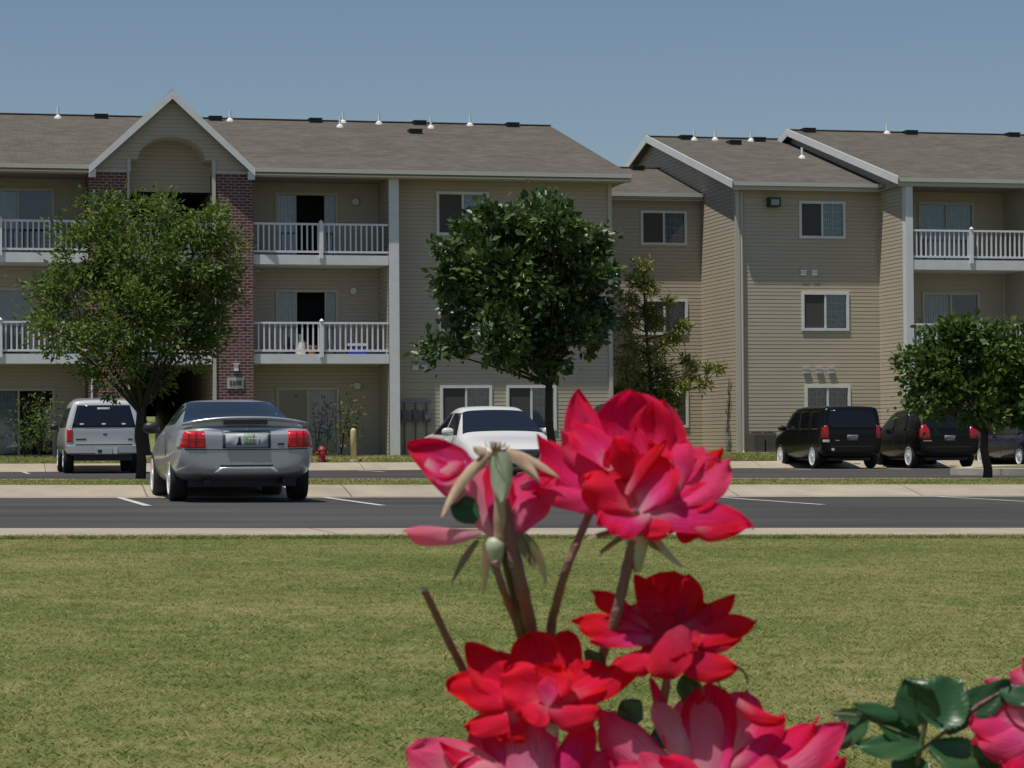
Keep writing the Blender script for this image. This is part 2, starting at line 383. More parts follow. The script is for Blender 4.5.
def window(bld, u0, u1, z0, z1, v, kind='window', left='screen', label=None):
    """sliding window or door set into the wall plane v, facing -v"""
    fr = MB(); t = .055
    a, b = v-.045, v+.06
    fr.box(u0-.03, u0+t, a, b, z0-.03, z1+.03); fr.box(u1-t, u1+.03, a, b, z0-.03, z1+.03)
    fr.box(u0+t, u1-t, a, b, z1-t, z1+.03); fr.box(u0+t, u1-t, a, b, z0-.03, z0+t)
    um = (u0+u1)/2; fr.box(um-.03, um+.03, v-.03, v+.05, z0+t, z1-t)
    W = fr.build(kind, trim if kind == 'window' else trimcol, bld)
    if label: W['label'] = label
    def pane(p0, p1, style):
        q = MB(); q.quad((p0, v, z0+t), (p1, v, z0+t), (p1, v, z1-t), (p0, v, z1-t)); q.build('pane', screenm if style == 'screen' else glassm, W)
        if style == 'grid':
            m_ = MB(); n = 2 if kind == 'window' else 0
            m_.box((p0+p1)/2-.008, (p0+p1)/2+.008, v+.012, v+.02, z0+t, z1-t)
            for k in range(1, 4):
                zz = z0+t+(z1-z0-2*t)*k/4; m_.box(p0, p1, v+.0135, v+.0185, zz-.008, zz+.008)
            m_.build('muntin', white, W)
        if style in ('grid', 'blind'):
            m_ = MB(); n = 10
            for k in range(n):
                x = p0+(p1-p0)*k/n; m_.quad((x, v+.10, z0+.1), (x+(p1-p0)/n*.96, v+.125, z0+.1), (x+(p1-p0)/n*.96, v+.125, z1-.06), (x, v+.10, z1-.06))
            m_.build('blind', curtain if style == 'grid' else blindm, W)
    ll, rr = {'screen': ('screen', 'grid'), 'grid': ('grid', 'grid'), 'blind_dark': ('blind', 'dark'), 'dark_blind': ('dark', 'blind'), 'blind': ('blind', 'blind')}[left]
    pane(u0+t, um-.03, ll); pane(um+.03, u1-t, rr)
    return (u0, u1, z0, z1)
def window3(bld, u0, u1, z0, z1, v):
    """patio door: curtain, open dark middle, curtain"""
    fr = MB(); t = .05; a, b = v-.04, v+.06
    fr.box(u0-.03, u0+t, a, b, z0, z1+.03); fr.box(u1-t, u1+.03, a, b, z0, z1+.03); fr.box(u0+t, u1-t, a, b, z1-t, z1+.03)
    c1, c2 = u0+(u1-u0)*.32, u0+(u1-u0)*.80
    for c in (c1, c2): fr.box(c-.02, c+.02, v-.02, v+.05, z0, z1-t)
    W = fr.build('patio_door', trimcol, bld)
    for p0, p1 in ((u0+t, c1), (c2, u1-t)):
        q = MB(); q.quad((p0, v, z0), (p1, v, z0), (p1, v, z1-t), (p0, v, z1-t)); q.build('pane', glassm, W)
        m_ = MB()
        for k in range(5):
            x = p0+(p1-p0)*k/5; m_.quad((x, v+.09, z0), (x+(p1-p0)/5*.93, v+.12, z0), (x+(p1-p0)/5*.93, v+.12, z1-.06), (x, v+.09, z1-.06))
        m_.build('blind', blindm, W)
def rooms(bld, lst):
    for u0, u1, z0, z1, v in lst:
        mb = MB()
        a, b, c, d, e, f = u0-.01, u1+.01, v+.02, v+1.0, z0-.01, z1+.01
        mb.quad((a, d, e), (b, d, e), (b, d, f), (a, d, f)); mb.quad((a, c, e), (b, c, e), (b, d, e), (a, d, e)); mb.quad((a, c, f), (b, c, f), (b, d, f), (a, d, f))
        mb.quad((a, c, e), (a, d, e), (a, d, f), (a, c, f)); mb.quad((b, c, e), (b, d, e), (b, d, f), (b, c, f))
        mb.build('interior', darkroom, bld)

def roof(bld, u0, u1, ve, ze, vr, rakeL=True, rakeR=True, name='roof', gut=True):
    zr = ze+.07+SL*(vr-ve); T = .12
    vb = 2*vr-ve; mb = MB()
    prof = [(ve, ze+.07), (vr, zr), (vb, ze+.07), (vb, ze-.05), (vr, zr-T), (ve, ze-.05)]
    for u in (u0, u1): mb.v += [(u, a, b) for a, b in prof]
    n = 6; mb.f = [tuple(range(n))[::-1], tuple(range(n, 2*n))] + [(i, (i+1) % n, n+(i+1) % n, n+i) for i in range(n)]
    mb.uv = [(u, a-ve) for u in (u0, u1) for a, b in prof]
    R = mb.build(name, shingle, bld)
    # ridge cap
    rc = MB(); rc.bar((u0, vr, zr+.012), (u1, vr, zr+.012), .26, .03); rc.build('ridge_cap', shingle2, R)
    if not gut: return zr
    g_ = MB(); g_.box(u0+.02, u1-.02, ve-.11, ve-.001, ze-.045, ze+.075); g_.build('gutter', gutterm, R)
    f_ = MB(); f_.box(u0+.02, u1-.02, ve+.002, ve+.035, ze-.17, ze-.052); f_.build('fascia', trimcol, R)
    for on, u, s in ((rakeL, u0, -1), (rakeR, u1, 1)):
        if on:
            k = MB(); x = u+s*.022
            for (a, b, c, d) in ((ve-.10, ze+.02, vr, zr-.02+.03), (vb+.1, ze+.02, vr, zr+.01)):
                k.bar((x, a, b-.03), (x, c, d-.09), .035, .24)
            k.build('rake_board', trim, R)
    return zr
shingle2 = mat('ridge_shingle', (.13, .10, .08), .95, noise=.2, nscale=8)
def on_slope(px, py, ve, ze, vr):
    d = ray(px, py)
    # z = ze+.07+SL*(v-ve)
    t = (ze+.07-SL*ve-H)/(d.z-SL*d.y); p = CAM+d*t
    if p.y > vr-.25 or t < 0:
        p = CAM+d*((vr-.3)/d.y); p.z = ze+.07+SL*(p.y-ve)
    return p
def vents(bld, pipes, boxes, ve, ze, vr):
    for px, py in pipes:
        p = on_slope(px, py+2, ve, ze, vr); mb = MB(); mb.lathe(p, [(.04, -.1), (.04, .34), (.0401, .35)], 10); mb.lathe(p, [(.14, -.05), (.11, .04), (.055, .09)], 10)
        mb.build('vent_pipe', white, bld)
    for px, py in boxes:
        p = on_slope(px, py+1, ve, ze, vr); mb = MB(); mb.box(p.x-.21, p.x+.21, p.y-.2, p.y+.22, p.z-.05, p.z+.08); mb.box(p.x-.22, p.x+.22, p.y-.24, p.y+.24, p.z+.082, p.z+.115)
        mb.build('roof_vent', black, bld)
def balcony(bld, u0, u1, v0, v1, zt, zb, post=True):
    d = MB(); d.box(u0, u1, v0, v1, zb, zt); D = d.build('balcony_deck', trim, bld)
    r = MB(); vf = v0+.06
    r.box(u0, u1, vf-.04, vf+.04, zt+.88, zt+.94); r.box(u0, u1, vf-.03, vf+.03, zt+.07, zt+.13)
    n = int((u1-u0)/.155)
    for k in range(1, n): x = u0+(u1-u0)*k/n; r.box(x-.022, x+.022, vf-.02, vf+.02, zt+.125, zt+.885)
    r.build('railing', white, bld)
    if post:
        x = u0+(u1-u0)*.5; p = MB(); p.box(x-.055, x+.055, v0-.06, v0+.012, zt-.1, zt+.95); p.lathe((x, v0-.024, zt+.95), [(.065, 0), (.07, .02), (.045, .05), (.0, .09)], 10); p.build('railing_post', white, bld)

def corner(mb, x, y, z0, z1, w_=.09): mb.box(x-w_/2, x+w_/2, y-w_/2, y+w_/2, z0, z1)

# ---- left building with the brick entry
B1 = tag(empty('apartment_building', (0, 0, 0)), 'long three storey apartment block with brick piers under an arched entry gable', 'apartment building')
VW, VB, VF = 73.3, 74.3, 72.6
sw = MB(); rl = []
wops = [(14.66, 16.22, 6.98, 8.24), (14.7, 16.24, 4.10, 5.33), (16.77, 18.26, 4.10, 5.33), (14.74, 16.27, 1.12, 2.43), (16.77, 18.26, 1.12, 2.43)]
wall(sw, P_front(VW), 13.37, 20.0, .2, 8.62, wops)
wall(sw, P_front(VW), -14, -1.0, .2, 8.62, ())
dz = {3: (6.27, 8.24), 2: (3.37, 5.33), 1: (.42, 2.40)}
recs = [(-.67, 4.3, 1.35, 3.40), (9.03, 13.04, 9.95, 11.79)]
for a, b, d0, d1 in recs:
    dops = [(d0+(0 if a > 0 or k != 2 else -.65), d1+(0 if a > 0 or k != 2 else -.65), z0, z1) for k, (z0, z1) in dz.items()]
    wall(sw, P_front(VB), a, b, .2, 8.6, dops)
    for o in dops: rl.append((*o, VB))
    if a < 0: ln = {2: 'dark_blind', 1: 'blind_dark', 3: 'blind_dark'}
    for k, o in zip(dz, dops):
        if a > 0 and k in (3, 2): window3(B1, *o, VB)
        else: window(B1, *o, VB, kind='patio_door', left='dark_blind' if (a > 0 or k == 2) else 'blind_dark')
for o in wops: window(B1, *o, VW); rl.append((*o, VW))
wall(sw, P_left(13.04), VF, VB, .2, 8.6); wall(sw, P_right(13.372), VF+.06, VW, .2, 8.6)
wall(sw, P_right(-.67), VF, VB, .2, 8.6)
wall(sw, P_right(20.0), VW, 92, .2, 8.6)
lapwall(sw, P_right(20.0), 8.6, 11.2, lambda z: [(72.4+(z-8.65)/SL+.4, 92.4-(z-8.65)/SL-.4)] if (z-8.6)/SL < 9.5 else [(82, 82.1)])
# breezeway: inner front panel, tunnel sides
wall(sw, P_front(73.45), 5.44, 7.9, 8.14, 9.9)
wall(sw, P_right(5.46), VF, 93, .2, 8.14); wall(sw, P_left(7.92), VF, 93, .2, 9.2)
SW = None
# gable front above the piers with an arched opening
GA0, GA1, GP, GPZ, GZ = 4.32, 9.03, 6.68, 10.86, 8.62
def gable_iv(z):
    h = (z-GZ)/(GPZ-GZ); lo = GA0+(GP-GA0)*h; hi = GA1-(GA1-GP)*h
    if z < 8.98: return minus((lo, hi), [(5.44, 7.9)])
    if z < 9.62:
        r = math.sqrt(max(0, 1-((z-8.98)/.66)**2)); return minus((lo, hi), [(GP-.95*r, GP+.95*r)])
    return [(lo, hi)]
VG = 72.45
lapwall(sw, P_front(VG), GZ, GPZ-.02, gable_iv, (8.98, 9.62))
SW = sw.build('siding_wall', siding, B1)
# arch lining
ar = MB(); pr = [(5.44, GZ), (5.44, 8.98), (GP-.95, 8.98)] + [(GP-.95*math.cos(k/14*math.pi), 8.98+.66*math.sin(k/14*math.pi)) for k in range(1, 14)] + [(GP+.95, 8.98), (7.9, 8.98), (7.9, GZ)]
for (a, za), (b, zb) in zip(pr, pr[1:]): ar.quad((a, VG-.02, za), (b, VG-.02, zb), (b, 73.45, zb), (a, 73.45, za))
ar.build('arch_lining', trimcol, B1)
jt = MB(); jt.box(5.40, 5.50, VG-.045, VG-.018, GZ, 9.0); jt.box(7.84, 7.94, VG-.045, VG-.018, .4, 9.0); jt.box(5.40, 5.46, VG-.045, VG-.018, .4, GZ); jt.build('corner_trim', trimcol, B1)
for a, b in ((4.3, 5.44), (7.93, 9.03)):
    p = MB(); p.box(a, b, VG, VB, .2, GZ); p.build('brick_pier', brick, B1)
for a, b in ((4.3, 5.39), (7.95, 9.03)):
    fz = MB(); fz.box(a, b, VG-.03, VG-.004, GZ-.02, GZ+.04); fz.build('frieze', trimcol, B1)
vl = MB(); zf = lambda v: 8.77+SL*(v-72.35)-.004
vl.quad((4.355, 72.42, zf(72.42)), (5.2, 75.1, zf(75.1)), (4.355, 75.1, zf(75.1)))
vl.uv = [(a, b) for a, b, c in vl.v]; vl.build('valley', shingle, B1)
vl = MB(); vl.quad((9.005, 72.42, zf(72.42)), (9.005, 75.1, zf(75.1)), (8.17, 75.1, zf(75.1)))
vl.uv = [(a, b) for a, b, c in vl.v]; vl.build('valley', shingle, B1)
# gable roof (dormer slopes run back to the main roof)
dr = MB(); e0, e1, zt, ze_ = 4.38, 8.98, 11.0, 8.72
for e in (e0, e1):
    s_ = -1 if e < GP else 1
    A, Bp, C = (e, 72.2, ze_), (GP, 72.2, zt), (GP, 82.2, zt+.02)
    i = len(dr.v); dr.v += [A, Bp, C, (e, 72.2, ze_-.10), (GP, 72.2, zt-.14), (GP, 82.2, zt-.14), (e, 75.6, ze_+.0), (e, 75.6, ze_-.1)]
    dr.f += [(i, i+1, i+2, i+6), (i+3, i+7, i+5, i+4), (i, i+3, i+4, i+1), (i, i+6, i+7, i+3)]
dr.uv = [(v[1], v[0]) for v in dr.v]
DR = dr.build('gable_roof', shingle, B1)
rk = MB()
o_ = [(e0-.08, ze_-.20), (e0-.08, ze_+.02), (GP, zt-.02), (e1+.08, ze_+.02), (e1+.08, ze_-.20), (GP, zt-.29)]
rk.v = [(a, 72.14, b) for a, b in o_]+[(a, 72.195, b) for a, b in o_]
rk.f = [(0, 1, 2, 5), (5, 2, 3, 4), (6, 11, 8, 7), (11, 10, 9, 8)] + [(i, 6+i, 6+(i+1) % 6, (i+1) % 6) for i in range(6)]
rk.build('rake_board', trim, DR)
for e in (e0+.02, e1-.02):
    db = MB(); db.box(e-.1, e+.1, 72.2, 72.32, ze_-.30, ze_-.06); db.build('eave_return', trim, DR)
# columns, corner boards
cm = MB(); cm.box(13.06, 13.36, VF-.03, VF+.30, .35, 8.6); cm.build('column', trim, B1)
cm = MB(); cm.box(-1., -.68, VF-.03, VF+.30, .35, 8.6); cm.build('column', trim, B1)
ct = MB(); corner(ct, 20.0, VW, .3, 8.6, .12); ct.build('corner_trim', trimcol, B1)
for a, b in ((-.67, 4.3), (9.03, 13.05)):
    for zt_, zb_ in ((6.27, 5.99), (3.37, 3.09)): balcony(B1, a+.005, b-.005, VF-.02, VB-.01, zt_, zb_)
for zt_, zb_ in ((6.27, 5.99), (3.37, 3.09)): balcony(B1, 5.47, 7.88, VF+.5, 78, zt_, zb_, False)
for a, b in ((-14, 4.36), (9.0, 20.35)):
    sf = MB(); sf.box(a, b, 72.25, VB+.02, 8.56, 8.60); sf.build('soffit', soffit, B1)
# breezeway far screen and stair
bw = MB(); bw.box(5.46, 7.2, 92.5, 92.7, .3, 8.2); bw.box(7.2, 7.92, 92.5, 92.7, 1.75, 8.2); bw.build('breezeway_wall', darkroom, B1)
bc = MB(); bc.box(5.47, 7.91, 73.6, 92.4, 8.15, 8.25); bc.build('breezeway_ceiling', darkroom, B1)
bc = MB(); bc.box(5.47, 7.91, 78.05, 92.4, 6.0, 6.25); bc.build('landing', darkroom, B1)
rw = MB(); rw.box(-14, 5.4, 92, 92.2, .2, 8.6); rw.build('rear_wall', siding, B1)
rw = MB(); rw.box(7.95, 20, 92, 92.2, .2, 8.6); rw.build('rear_wall', siding, B1)
stt = MB()
for k in range(14): stt.box(5.5, 6.6, 79+k*.27, 79.3+k*.27, .35+k*.19, .55+k*.19)
stt.build('stair', metalg, B1)
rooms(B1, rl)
ZR1 = roof(B1, -14.3, 4.36, 72.35, 8.70, 82.5, True, False)
roof(B1, 4.36, 9.0, 75.0, 8.70+SL*2.65, 82.5, False, False, gut=False)
roof(B1, 9.0, 20.45, 72.35, 8.70, 82.5, False, False)
vents(B1, [(58, 116), (230, 119), (340, 125), (343, 119), (379, 122), (431, 126), (470, 122)], [(101, 117), (215, 119), (315, 121), (419, 123), (415, 132), (512, 124)], 72.35, 8.70, 82.5)
# wall lamp, number plaque, meters, small dryer vents, downspout
lm = MB(); lm.box(8.45, 8.57, VG-.12, VG-.005, 2.87, 3.06); lm.box(8.43, 8.59, VG-.14, VG-.005, 3.062, 3.09)
L = lm.build('wall_lamp', mat('lamp_white', (.8, .8, .78), .4), B1)
pq = MB(); pq.box(8.25, 8.73, VG-.03, VG-.004, 2.36, 2.68); PQ = pq.build('number_plaque', mat('plaque', (.50, .50, .46), .5), B1)
pq = MB(); pq.box(8.30, 8.68, VG-.034, VG-.031, 2.43, 2.61); pq.build('plaque_panel', mat('plaque_panel', (.33, .32, .29), .5), PQ)
tc_ = bpy.data.curves.new('number', 'FONT'); tc_.body = '2208'; tc_.size = .17; tc_.extrude = .004; tc_.align_x = 'CENTER'
to = bpy.data.objects.new('number', tc_); col.objects.link(to); to.location = (8.49, VG-.04, 2.46); to.rotation_euler = (math.pi/2, 0, 0)
dg = bpy.context.evaluated_depsgraph_get(); nm = bpy.data.meshes.new_from_object(to.evaluated_get(dg)); no = bpy.data.objects.new('plaque_number', nm); nm.materials.append(black)
no.matrix_world = to.matrix_world.copy(); col.objects.link(no); no.location = to.location; no.rotation_euler = to.rotation_euler; no.parent = PQ; bpy.data.objects.remove(to)
meterm = mat('meter_grey', (.13, .13, .13), .5)
for u in (13.62, 13.95, 14.28):
    m_ = MB(); m_.box(u-.11, u+.11, VW-.17, VW-.02, 1.35, 1.72); m_.lathe((u, VW-.17, 1.52), [(.085, -.06), (.085, 0)], 14, 'y'); m_.tube([(u, VW-.07, 1.35), (u, VW-.07, .3)], .022, 8); m_.tube([(u, VW-.07, 1.72), (u, VW-.07, 1.95)], .022, 8)
    m_.build('meter_box', meterm, B1)
m_ = MB(); m_.box(13.48, 14.42, VW-.06, VW-.018, 1.93, 2.03); m_.build('conduit', metalg, B1)
def smallvent(b, u, z, v):
    m_ = MB(); m_.box(u-.09, u+.09, v-.06, v-.015, z-.07, z+.07); m_.box(u-.11, u+.11, v-.08, v-.015, z+.072, z+.09); m_.build('dryer_vent', trim, b)
for px in (415, 424): p = onv(px, 368, VW); smallvent(B1, p.x, p.z, VW)
for (px, py) in ((355, 202), (353, 291), (357, 386)):
    p = onv(px, py, VB); m_ = MB(); m_.lathe((p.x, VB-.03, p.z), [(.10, -.08), (.12, -.03), (.12, 0)], 14, 'y'); m_.build('porch_light', trim, B1)
ds = MB(); ds.tube([(4.38, VG-.05, .35), (4.38, VG-.05, 3.0)], .03, 8); ds.build('downspout', trim, B1)

# ---- right building: recessed link, middle block, balcony block
B2 = tag(empty('apartment_building', (0, 0, 0)), 'staggered tan apartment block behind the black parked cars, with no brick', 'apartment building')
sw = MB(); rl = []
VL = 78.1; lops = [(22.38, 23.89, 7.14, 8.21), (22.38, 23.89, 4.22, 5.33), (22.38, 23.89, 1.2, 2.43)]
wall(sw, P_front(VL), 20.0, 24.4, .2, 8.62, lops)
VM = 74.3; mops = [(26.46, 27.94, 7.10, 8.22), (26.52, 28.03, 4.20, 5.36), (26.60, 28.05, 1.15, 2.43)]
wall(sw, P_front(VM), 24.4, 29.1, .2, 8.62, mops)
wall(sw, P_left(24.4), VM, 94, .2, 8.62)
lapwall(sw, P_left(24.4), 8.62, 11.3, lambda z: [(73.9+(z-8.62)/SL, 92.8-(z-8.62)/SL)] if (z-8.62)/SL < 9.4 else [(83.3, 83.35)])
V3 = 72.35; VB3 = 74.0
wall(sw, P_left(29.1), V3, VM, .2, 8.62)
lapwall(sw, P_left(29.1), 8.62, 11.2, lambda z: [(72.0+(z-8.62)/SL, 92-(z-8.62)/SL)] if (z-8.62)/SL < 9.9 else [(82.0, 82.05)])
dops = [(30.33, 32.16, 6.27, 8.22), (30.43, 32.32, 3.37, 5.36), (30.4, 32.25, .4, 2.4)]
wall(sw, P_front(VB3), 29.3, 33.2, .2, 8.6, dops)
wall(sw, P_left(33.2), V3, VB3, .2, 8.6)
wall(sw, P_front(V3), 33.2, 50, .2, 8.6)
sw.build('siding_wall', siding, B2)
for i, o in enumerate(lops): window(B2, *o, VL); rl.append((*o, VL))
for i, o in enumerate(mops): window(B2, *o, VM, left='grid' if i == 2 else 'screen'); rl.append((*o, VM))
for i, o in enumerate(dops): window(B2, *o, VB3, kind='patio_door', left='blind' if i == 0 else 'blind_dark'); rl.append((*o, VB3))
rooms(B2, rl)
for zt_, zb_ in ((6.27, 5.97), (3.37, 3.09)): balcony(B2, 29.32, 33.195, V3-.27, VB3-.01, zt_, zb_)
cm = MB(); cm.box(29.1, 29.33, V3-.3, V3+.0, .3, 8.6); cm.build('column', trim, B2)
ct = MB(); corner(ct, 24.4, VM, .3, 8.6, .13); ct.build('corner_trim', trimcol, B2)
ct = MB(); ct.tube([(24.52, VM-.08, .35), (24.52, VM-.08, 8.5)], .04, 8); ct.tube([(24.52, VM-.08, .38), (24.42, VM-.35, .33)], .04, 8); ct.build('downspout', trimcol, B2)
ct = MB(); ct.tube([(20.75, VL-.06, .35), (20.75, VL-.06, 8.5)], .04, 8); ct.build('downspout', mat('brown_spout', (.10, .085, .07), .5), B2)
sf = MB(); sf.box(20.0, 24.38, 77.75, VL+.02, 8.56, 8.6); sf.box(24.25, 29.08, 73.95, VM+.02, 8.565, 8.605); sf.box(28.95, 50, 72.02, VB3+.02, 8.555, 8.595); sf.build('soffit', soffit, B2)
roof(B2, 19.6, 24.395, 77.75, 8.70, 82.9, False, False, 'link_roof')
roof(B2, 24.12, 29.09, 73.9, 8.70, 83.35, True, False, 'roof')
roof(B2, 28.82, 50, 71.98, 8.70, 82.05, True, True, 'roof')
vents(B2, [], [(637, 166)], 77.75, 8.7, 82.9)
vents(B2, [(694, 138), (715, 138), (751, 139), (802, 156)], [(685, 138), (734, 143), (758, 140)], 73.9, 8.7, 83.35)
vents(B2, [(887, 131)], [(808, 130), (910, 132), (1012, 133)], 71.98, 8.7, 82.05)
fl = MB(); fl.box(25.36, 25.74, VM-.30, VM-.05, 8.03, 8.32); fl.box(25.42, 25.68, VM-.05, VM-.015, 8.1, 8.25); FL = fl.build('flood_light', black, B2)
fl = MB(); fl.box(25.42, 25.68, VM-.312, VM-.302, 8.08, 8.26); fl.build('lens', mat('lens', (.3, .3, .3), .2), FL)
for px, py in ((803, 273), (814, 273), (806, 371), (819, 371), (831, 371)): p = onv(px, py, VM); smallvent(B2, p.x, p.z, VM)
#INSERT_OBJECTS
# ---------------------------------------------------------------- vehicles
def paint(name, c, metal=0, rough=.3, coat=.6): return mat(name, c, rough, metal=metal, coat=coat, spec=.5)
silver = paint('silver_paint', (.44, .46, .48), .5, .28)
whitep = paint('white_paint', (.64, .64, .62), 0, .3)
offwhite = paint('off_white_paint', (.50, .52, .53), 0, .32)
greycl = paint('grey_cladding', (.22, .225, .23), .1, .45, .2)
blackp = mat('black_paint', (.004, .004, .005), .25, spec=.3, coat=.12)
bluep = paint('navy_paint', (.010, .014, .040), 0, .22, .5)
maroonp = paint('maroon_paint', (.030, .008, .012), 0, .25, .5)
autoglass = mat('auto_glass', (.010, .015, .024), .12, spec=.45)
blackglass = mat('tinted_glass', (.006, .008, .011), .10, spec=.5)
tyrem = mat('tyre', (.015, .015, .015), .8)
rimm = mat('rim', (.82, .82, .82), .35, metal=.25)
redl = mat('tail_lamp', (.62, .010, .018), .25, coat=.5)
redd = mat('tail_lamp_dark', (.20, .006, .010), .25, coat=.5)
clearl = mat('clear_lamp', (.6, .6, .58), .15, coat=.6)
chrome = mat('chrome', (.7, .7, .7), .15, metal=1)
platem = mat('licence_plate', (.42, .47, .48), .5)
plateg = mat('plate_green', (.22, .36, .24), .5)

def resample(mesh_obj):
    dg = bpy.context.evaluated_depsgraph_get(); me = bpy.data.meshes.new_from_object(mesh_obj.evaluated_get(dg)); return me
def car_body(parent, st, m, wheels, wr, name='body'):
    mb = MB(); K = 9
    for (y0, yb, yt, w_, wb, wt, z0, zb, zt) in st:
        half = [(0, y0, z0), (w_*.78, y0, z0), (w_*.955, y0, z0+.10), (w_, y0, z0+(zb-z0)*.5), (w_*.985, y0*.5+yb*.5, zb-.13), (wb, yb, zb), (wt, yt, zt-.05), (wt-.10, yt, zt-.008), (0, yt, zt+.012)]
        ring = half + [(-x, y, z) for x, y, z in half[-2:0:-1]]; n = len(ring); mb.v += ring
    for k in range(len(st)-1):
        for i in range(n):
            j = (i+1) % n; mb.f.append((k*n+i, (k+1)*n+i, (k+1)*n+j, k*n+j))
    # end caps from an inset ring
    for k, yo in ((0, -.02), (len(st)-1, .02)):
        ring = [Vector(v) for v in mb.v[k*n:(k+1)*n]]; c = sum(ring, Vector())/n; i0 = len(mb.v)
        for p in ring: q = c+(p-c)*.8; mb.v.append((q.x, q.y+yo, q.z))
        for i in range(n):
            j = (i+1) % n; f = (k*n+i, k*n+j, i0+j, i0+i); mb.f.append(f if k == 0 else f[::-1])
        hl = [i0+i for i in range(K)]; lf = [i0+(n-i) % n for i in range(K)]
        for i in range(K-1):
            q = [hl[i], hl[i+1], lf[i+1], lf[i]]; q = [a for t, a in enumerate(q) if a not in q[:t]]
            mb.f.append(tuple(q) if k == 0 else tuple(q[::-1]))
    o = mb.build(name, m, parent, smooth=True)
    md = o.modifiers.new('s', 'SUBSURF'); md.levels = 2; md.render_levels = 2
    me = resample(o); o.modifiers.clear(); o.data = me
    me.shade_smooth()
    bvh = BVHTree.FromPolygons([v.co.copy() for v in me.vertices], [tuple(p.vertices) for p in me.polygons])
    for (y, z) in wheels:
        for s in (-1, 1):
            c = MB(); c.lathe((s*1.0, y, z), [(wr+.055, -.38), (wr+.055, .38)], 28, 'x'); cu = c.build('cut', m)
            b = o.modifiers.new('b', 'BOOLEAN'); b.object = cu; b.operation = 'DIFFERENCE'; b.solver = 'EXACT'
            bpy.context.view_layer.update()
            me = resample(o); o.modifiers.clear(); o.data = me; bpy.data.objects.remove(cu)
    return o, bvh
AX = {'rear': (Vector((0, 1, 0)), lambda a, b: Vector((a, -4, b))), 'front': (Vector((0, -1, 0)), lambda a, b: Vector((a, 10, b))),
      'left': (Vector((1, 0, 0)), lambda a, b: Vector((-4, a, b))), 'right': (Vector((-1, 0, 0)), lambda a, b: Vector((4, a, b))), 'top': (Vector((0, 0, -1)), lambda a, b: Vector((a, b, 5)))}
def hit(bvh, ax, a, b, off):
    d, f = AX[ax]; o = f(a, b); loc, nr, i, ds = bvh.ray_cast(o, d)
    if loc is None:
        loc, nr, i, ds = bvh.find_nearest(o+d*4); 
    return loc-d*off
def decal(parent, bvh, ax, pts, m, name, off=.006, rings=7, sub=4, thick=.02):
    P = []
    for (a, b), (c, d) in zip(pts, pts[1:]+pts[:1]):
        for k in range(sub): P.append((a+(c-a)*k/sub, b+(d-b)*k/sub))
    cx = sum(p[0] for p in P)/len(P); cz = sum(p[1] for p in P)/len(P); n = len(P); mb = MB()
    mb.v.append(tuple(hit(bvh, ax, cx, cz, off)))
    for r in range(1, rings+1):
        t = r/rings
        for a, b in P: mb.v.append(tuple(hit(bvh, ax, cx+(a-cx)*t, cz+(b-cz)*t, off)))
    for a, b in P: mb.v.append(tuple(hit(bvh, ax, cx+(a-cx)*1.0, cz+(b-cz)*1.0, -thick)))
    for i in range(n): mb.f.append((0, 1+i, 1+(i+1) % n))
    for r in range(rings):
        for i in range(n): j = (i+1) % n; mb.f.append((1+r*n+i, 1+(r+1)*n+i, 1+(r+1)*n+j, 1+r*n+j))
    return mb.build(name, m, parent, smooth=True)
def gpatch(parent, bvh, ax, c4, m, name, off=.012, nu=16, nv=12):
    """smooth glass patch over the body between four corners (bottom left, bottom right, top right, top left)"""
    mb = MB()
    for j in range(nv+1):
        for i in range(nu+1):
            u, v = i/nu, j/nv; a = (c4[0][0]*(1-u)+c4[1][0]*u)*(1-v)+(c4[3][0]*(1-u)+c4[2][0]*u)*v; b = (c4[0][1]*(1-u)+c4[1][1]*u)*(1-v)+(c4[3][1]*(1-u)+c4[2][1]*u)*v
            mb.v.append(hit(bvh, ax, a, b, off))
    P = [Vector(p) for p in mb.v]
    for it in range(6):      # even the surface out
        Q = [p.copy() for p in P]
        for j in range(1, nv):
            for i in range(1, nu): k = j*(nu+1)+i; Q[k] = (P[k-1]+P[k+1]+P[k-nu-1]+P[k+nu+1])/4
        P = Q
    cn = Vector((0, 2.2, .7)); mb.v = [tuple(p+(p-cn).normalized()*.012) for p in P]
    mb.f = [(j*(nu+1)+i, j*(nu+1)+i+1, (j+1)*(nu+1)+i+1, (j+1)*(nu+1)+i) for j in range(nv) for i in range(nu)]
    return mb.build(name, m, parent, smooth=True)
def strip(parent, bvh, ax, pts, wd, m, name, off=.004):
    mb = MB(); P = []
    for (a, b), (c, d) in zip(pts, pts[1:]):
        for k in range(8): P.append((a+(c-a)*k/8, b+(d-b)*k/8))
    P.append(pts[-1])
    for i, (a, b) in enumerate(P):
        q = P[min(i+1, len(P)-1)]; p = P[max(i-1, 0)]; dx, dz_ = q[0]-p[0], q[1]-p[1]; L_ = math.hypot(dx, dz_) or 1
        nx, nz = -dz_/L_*wd/2, dx/L_*wd/2
        mb.v += [tuple(hit(bvh, ax, a+nx, b+nz, off)), tuple(hit(bvh, ax, a-nx, b-nz, off))]
    mb.f = [(2*i, 2*i+1, 2*i+3, 2*i+2) for i in range(len(P)-1)]
    return mb.build(name, m, parent)
def rect(a, b, c, d): return [(a, c), (b, c), (b, d), (a, d)]
def mir(pts): return [(-a, b) for a, b in pts][::-1]
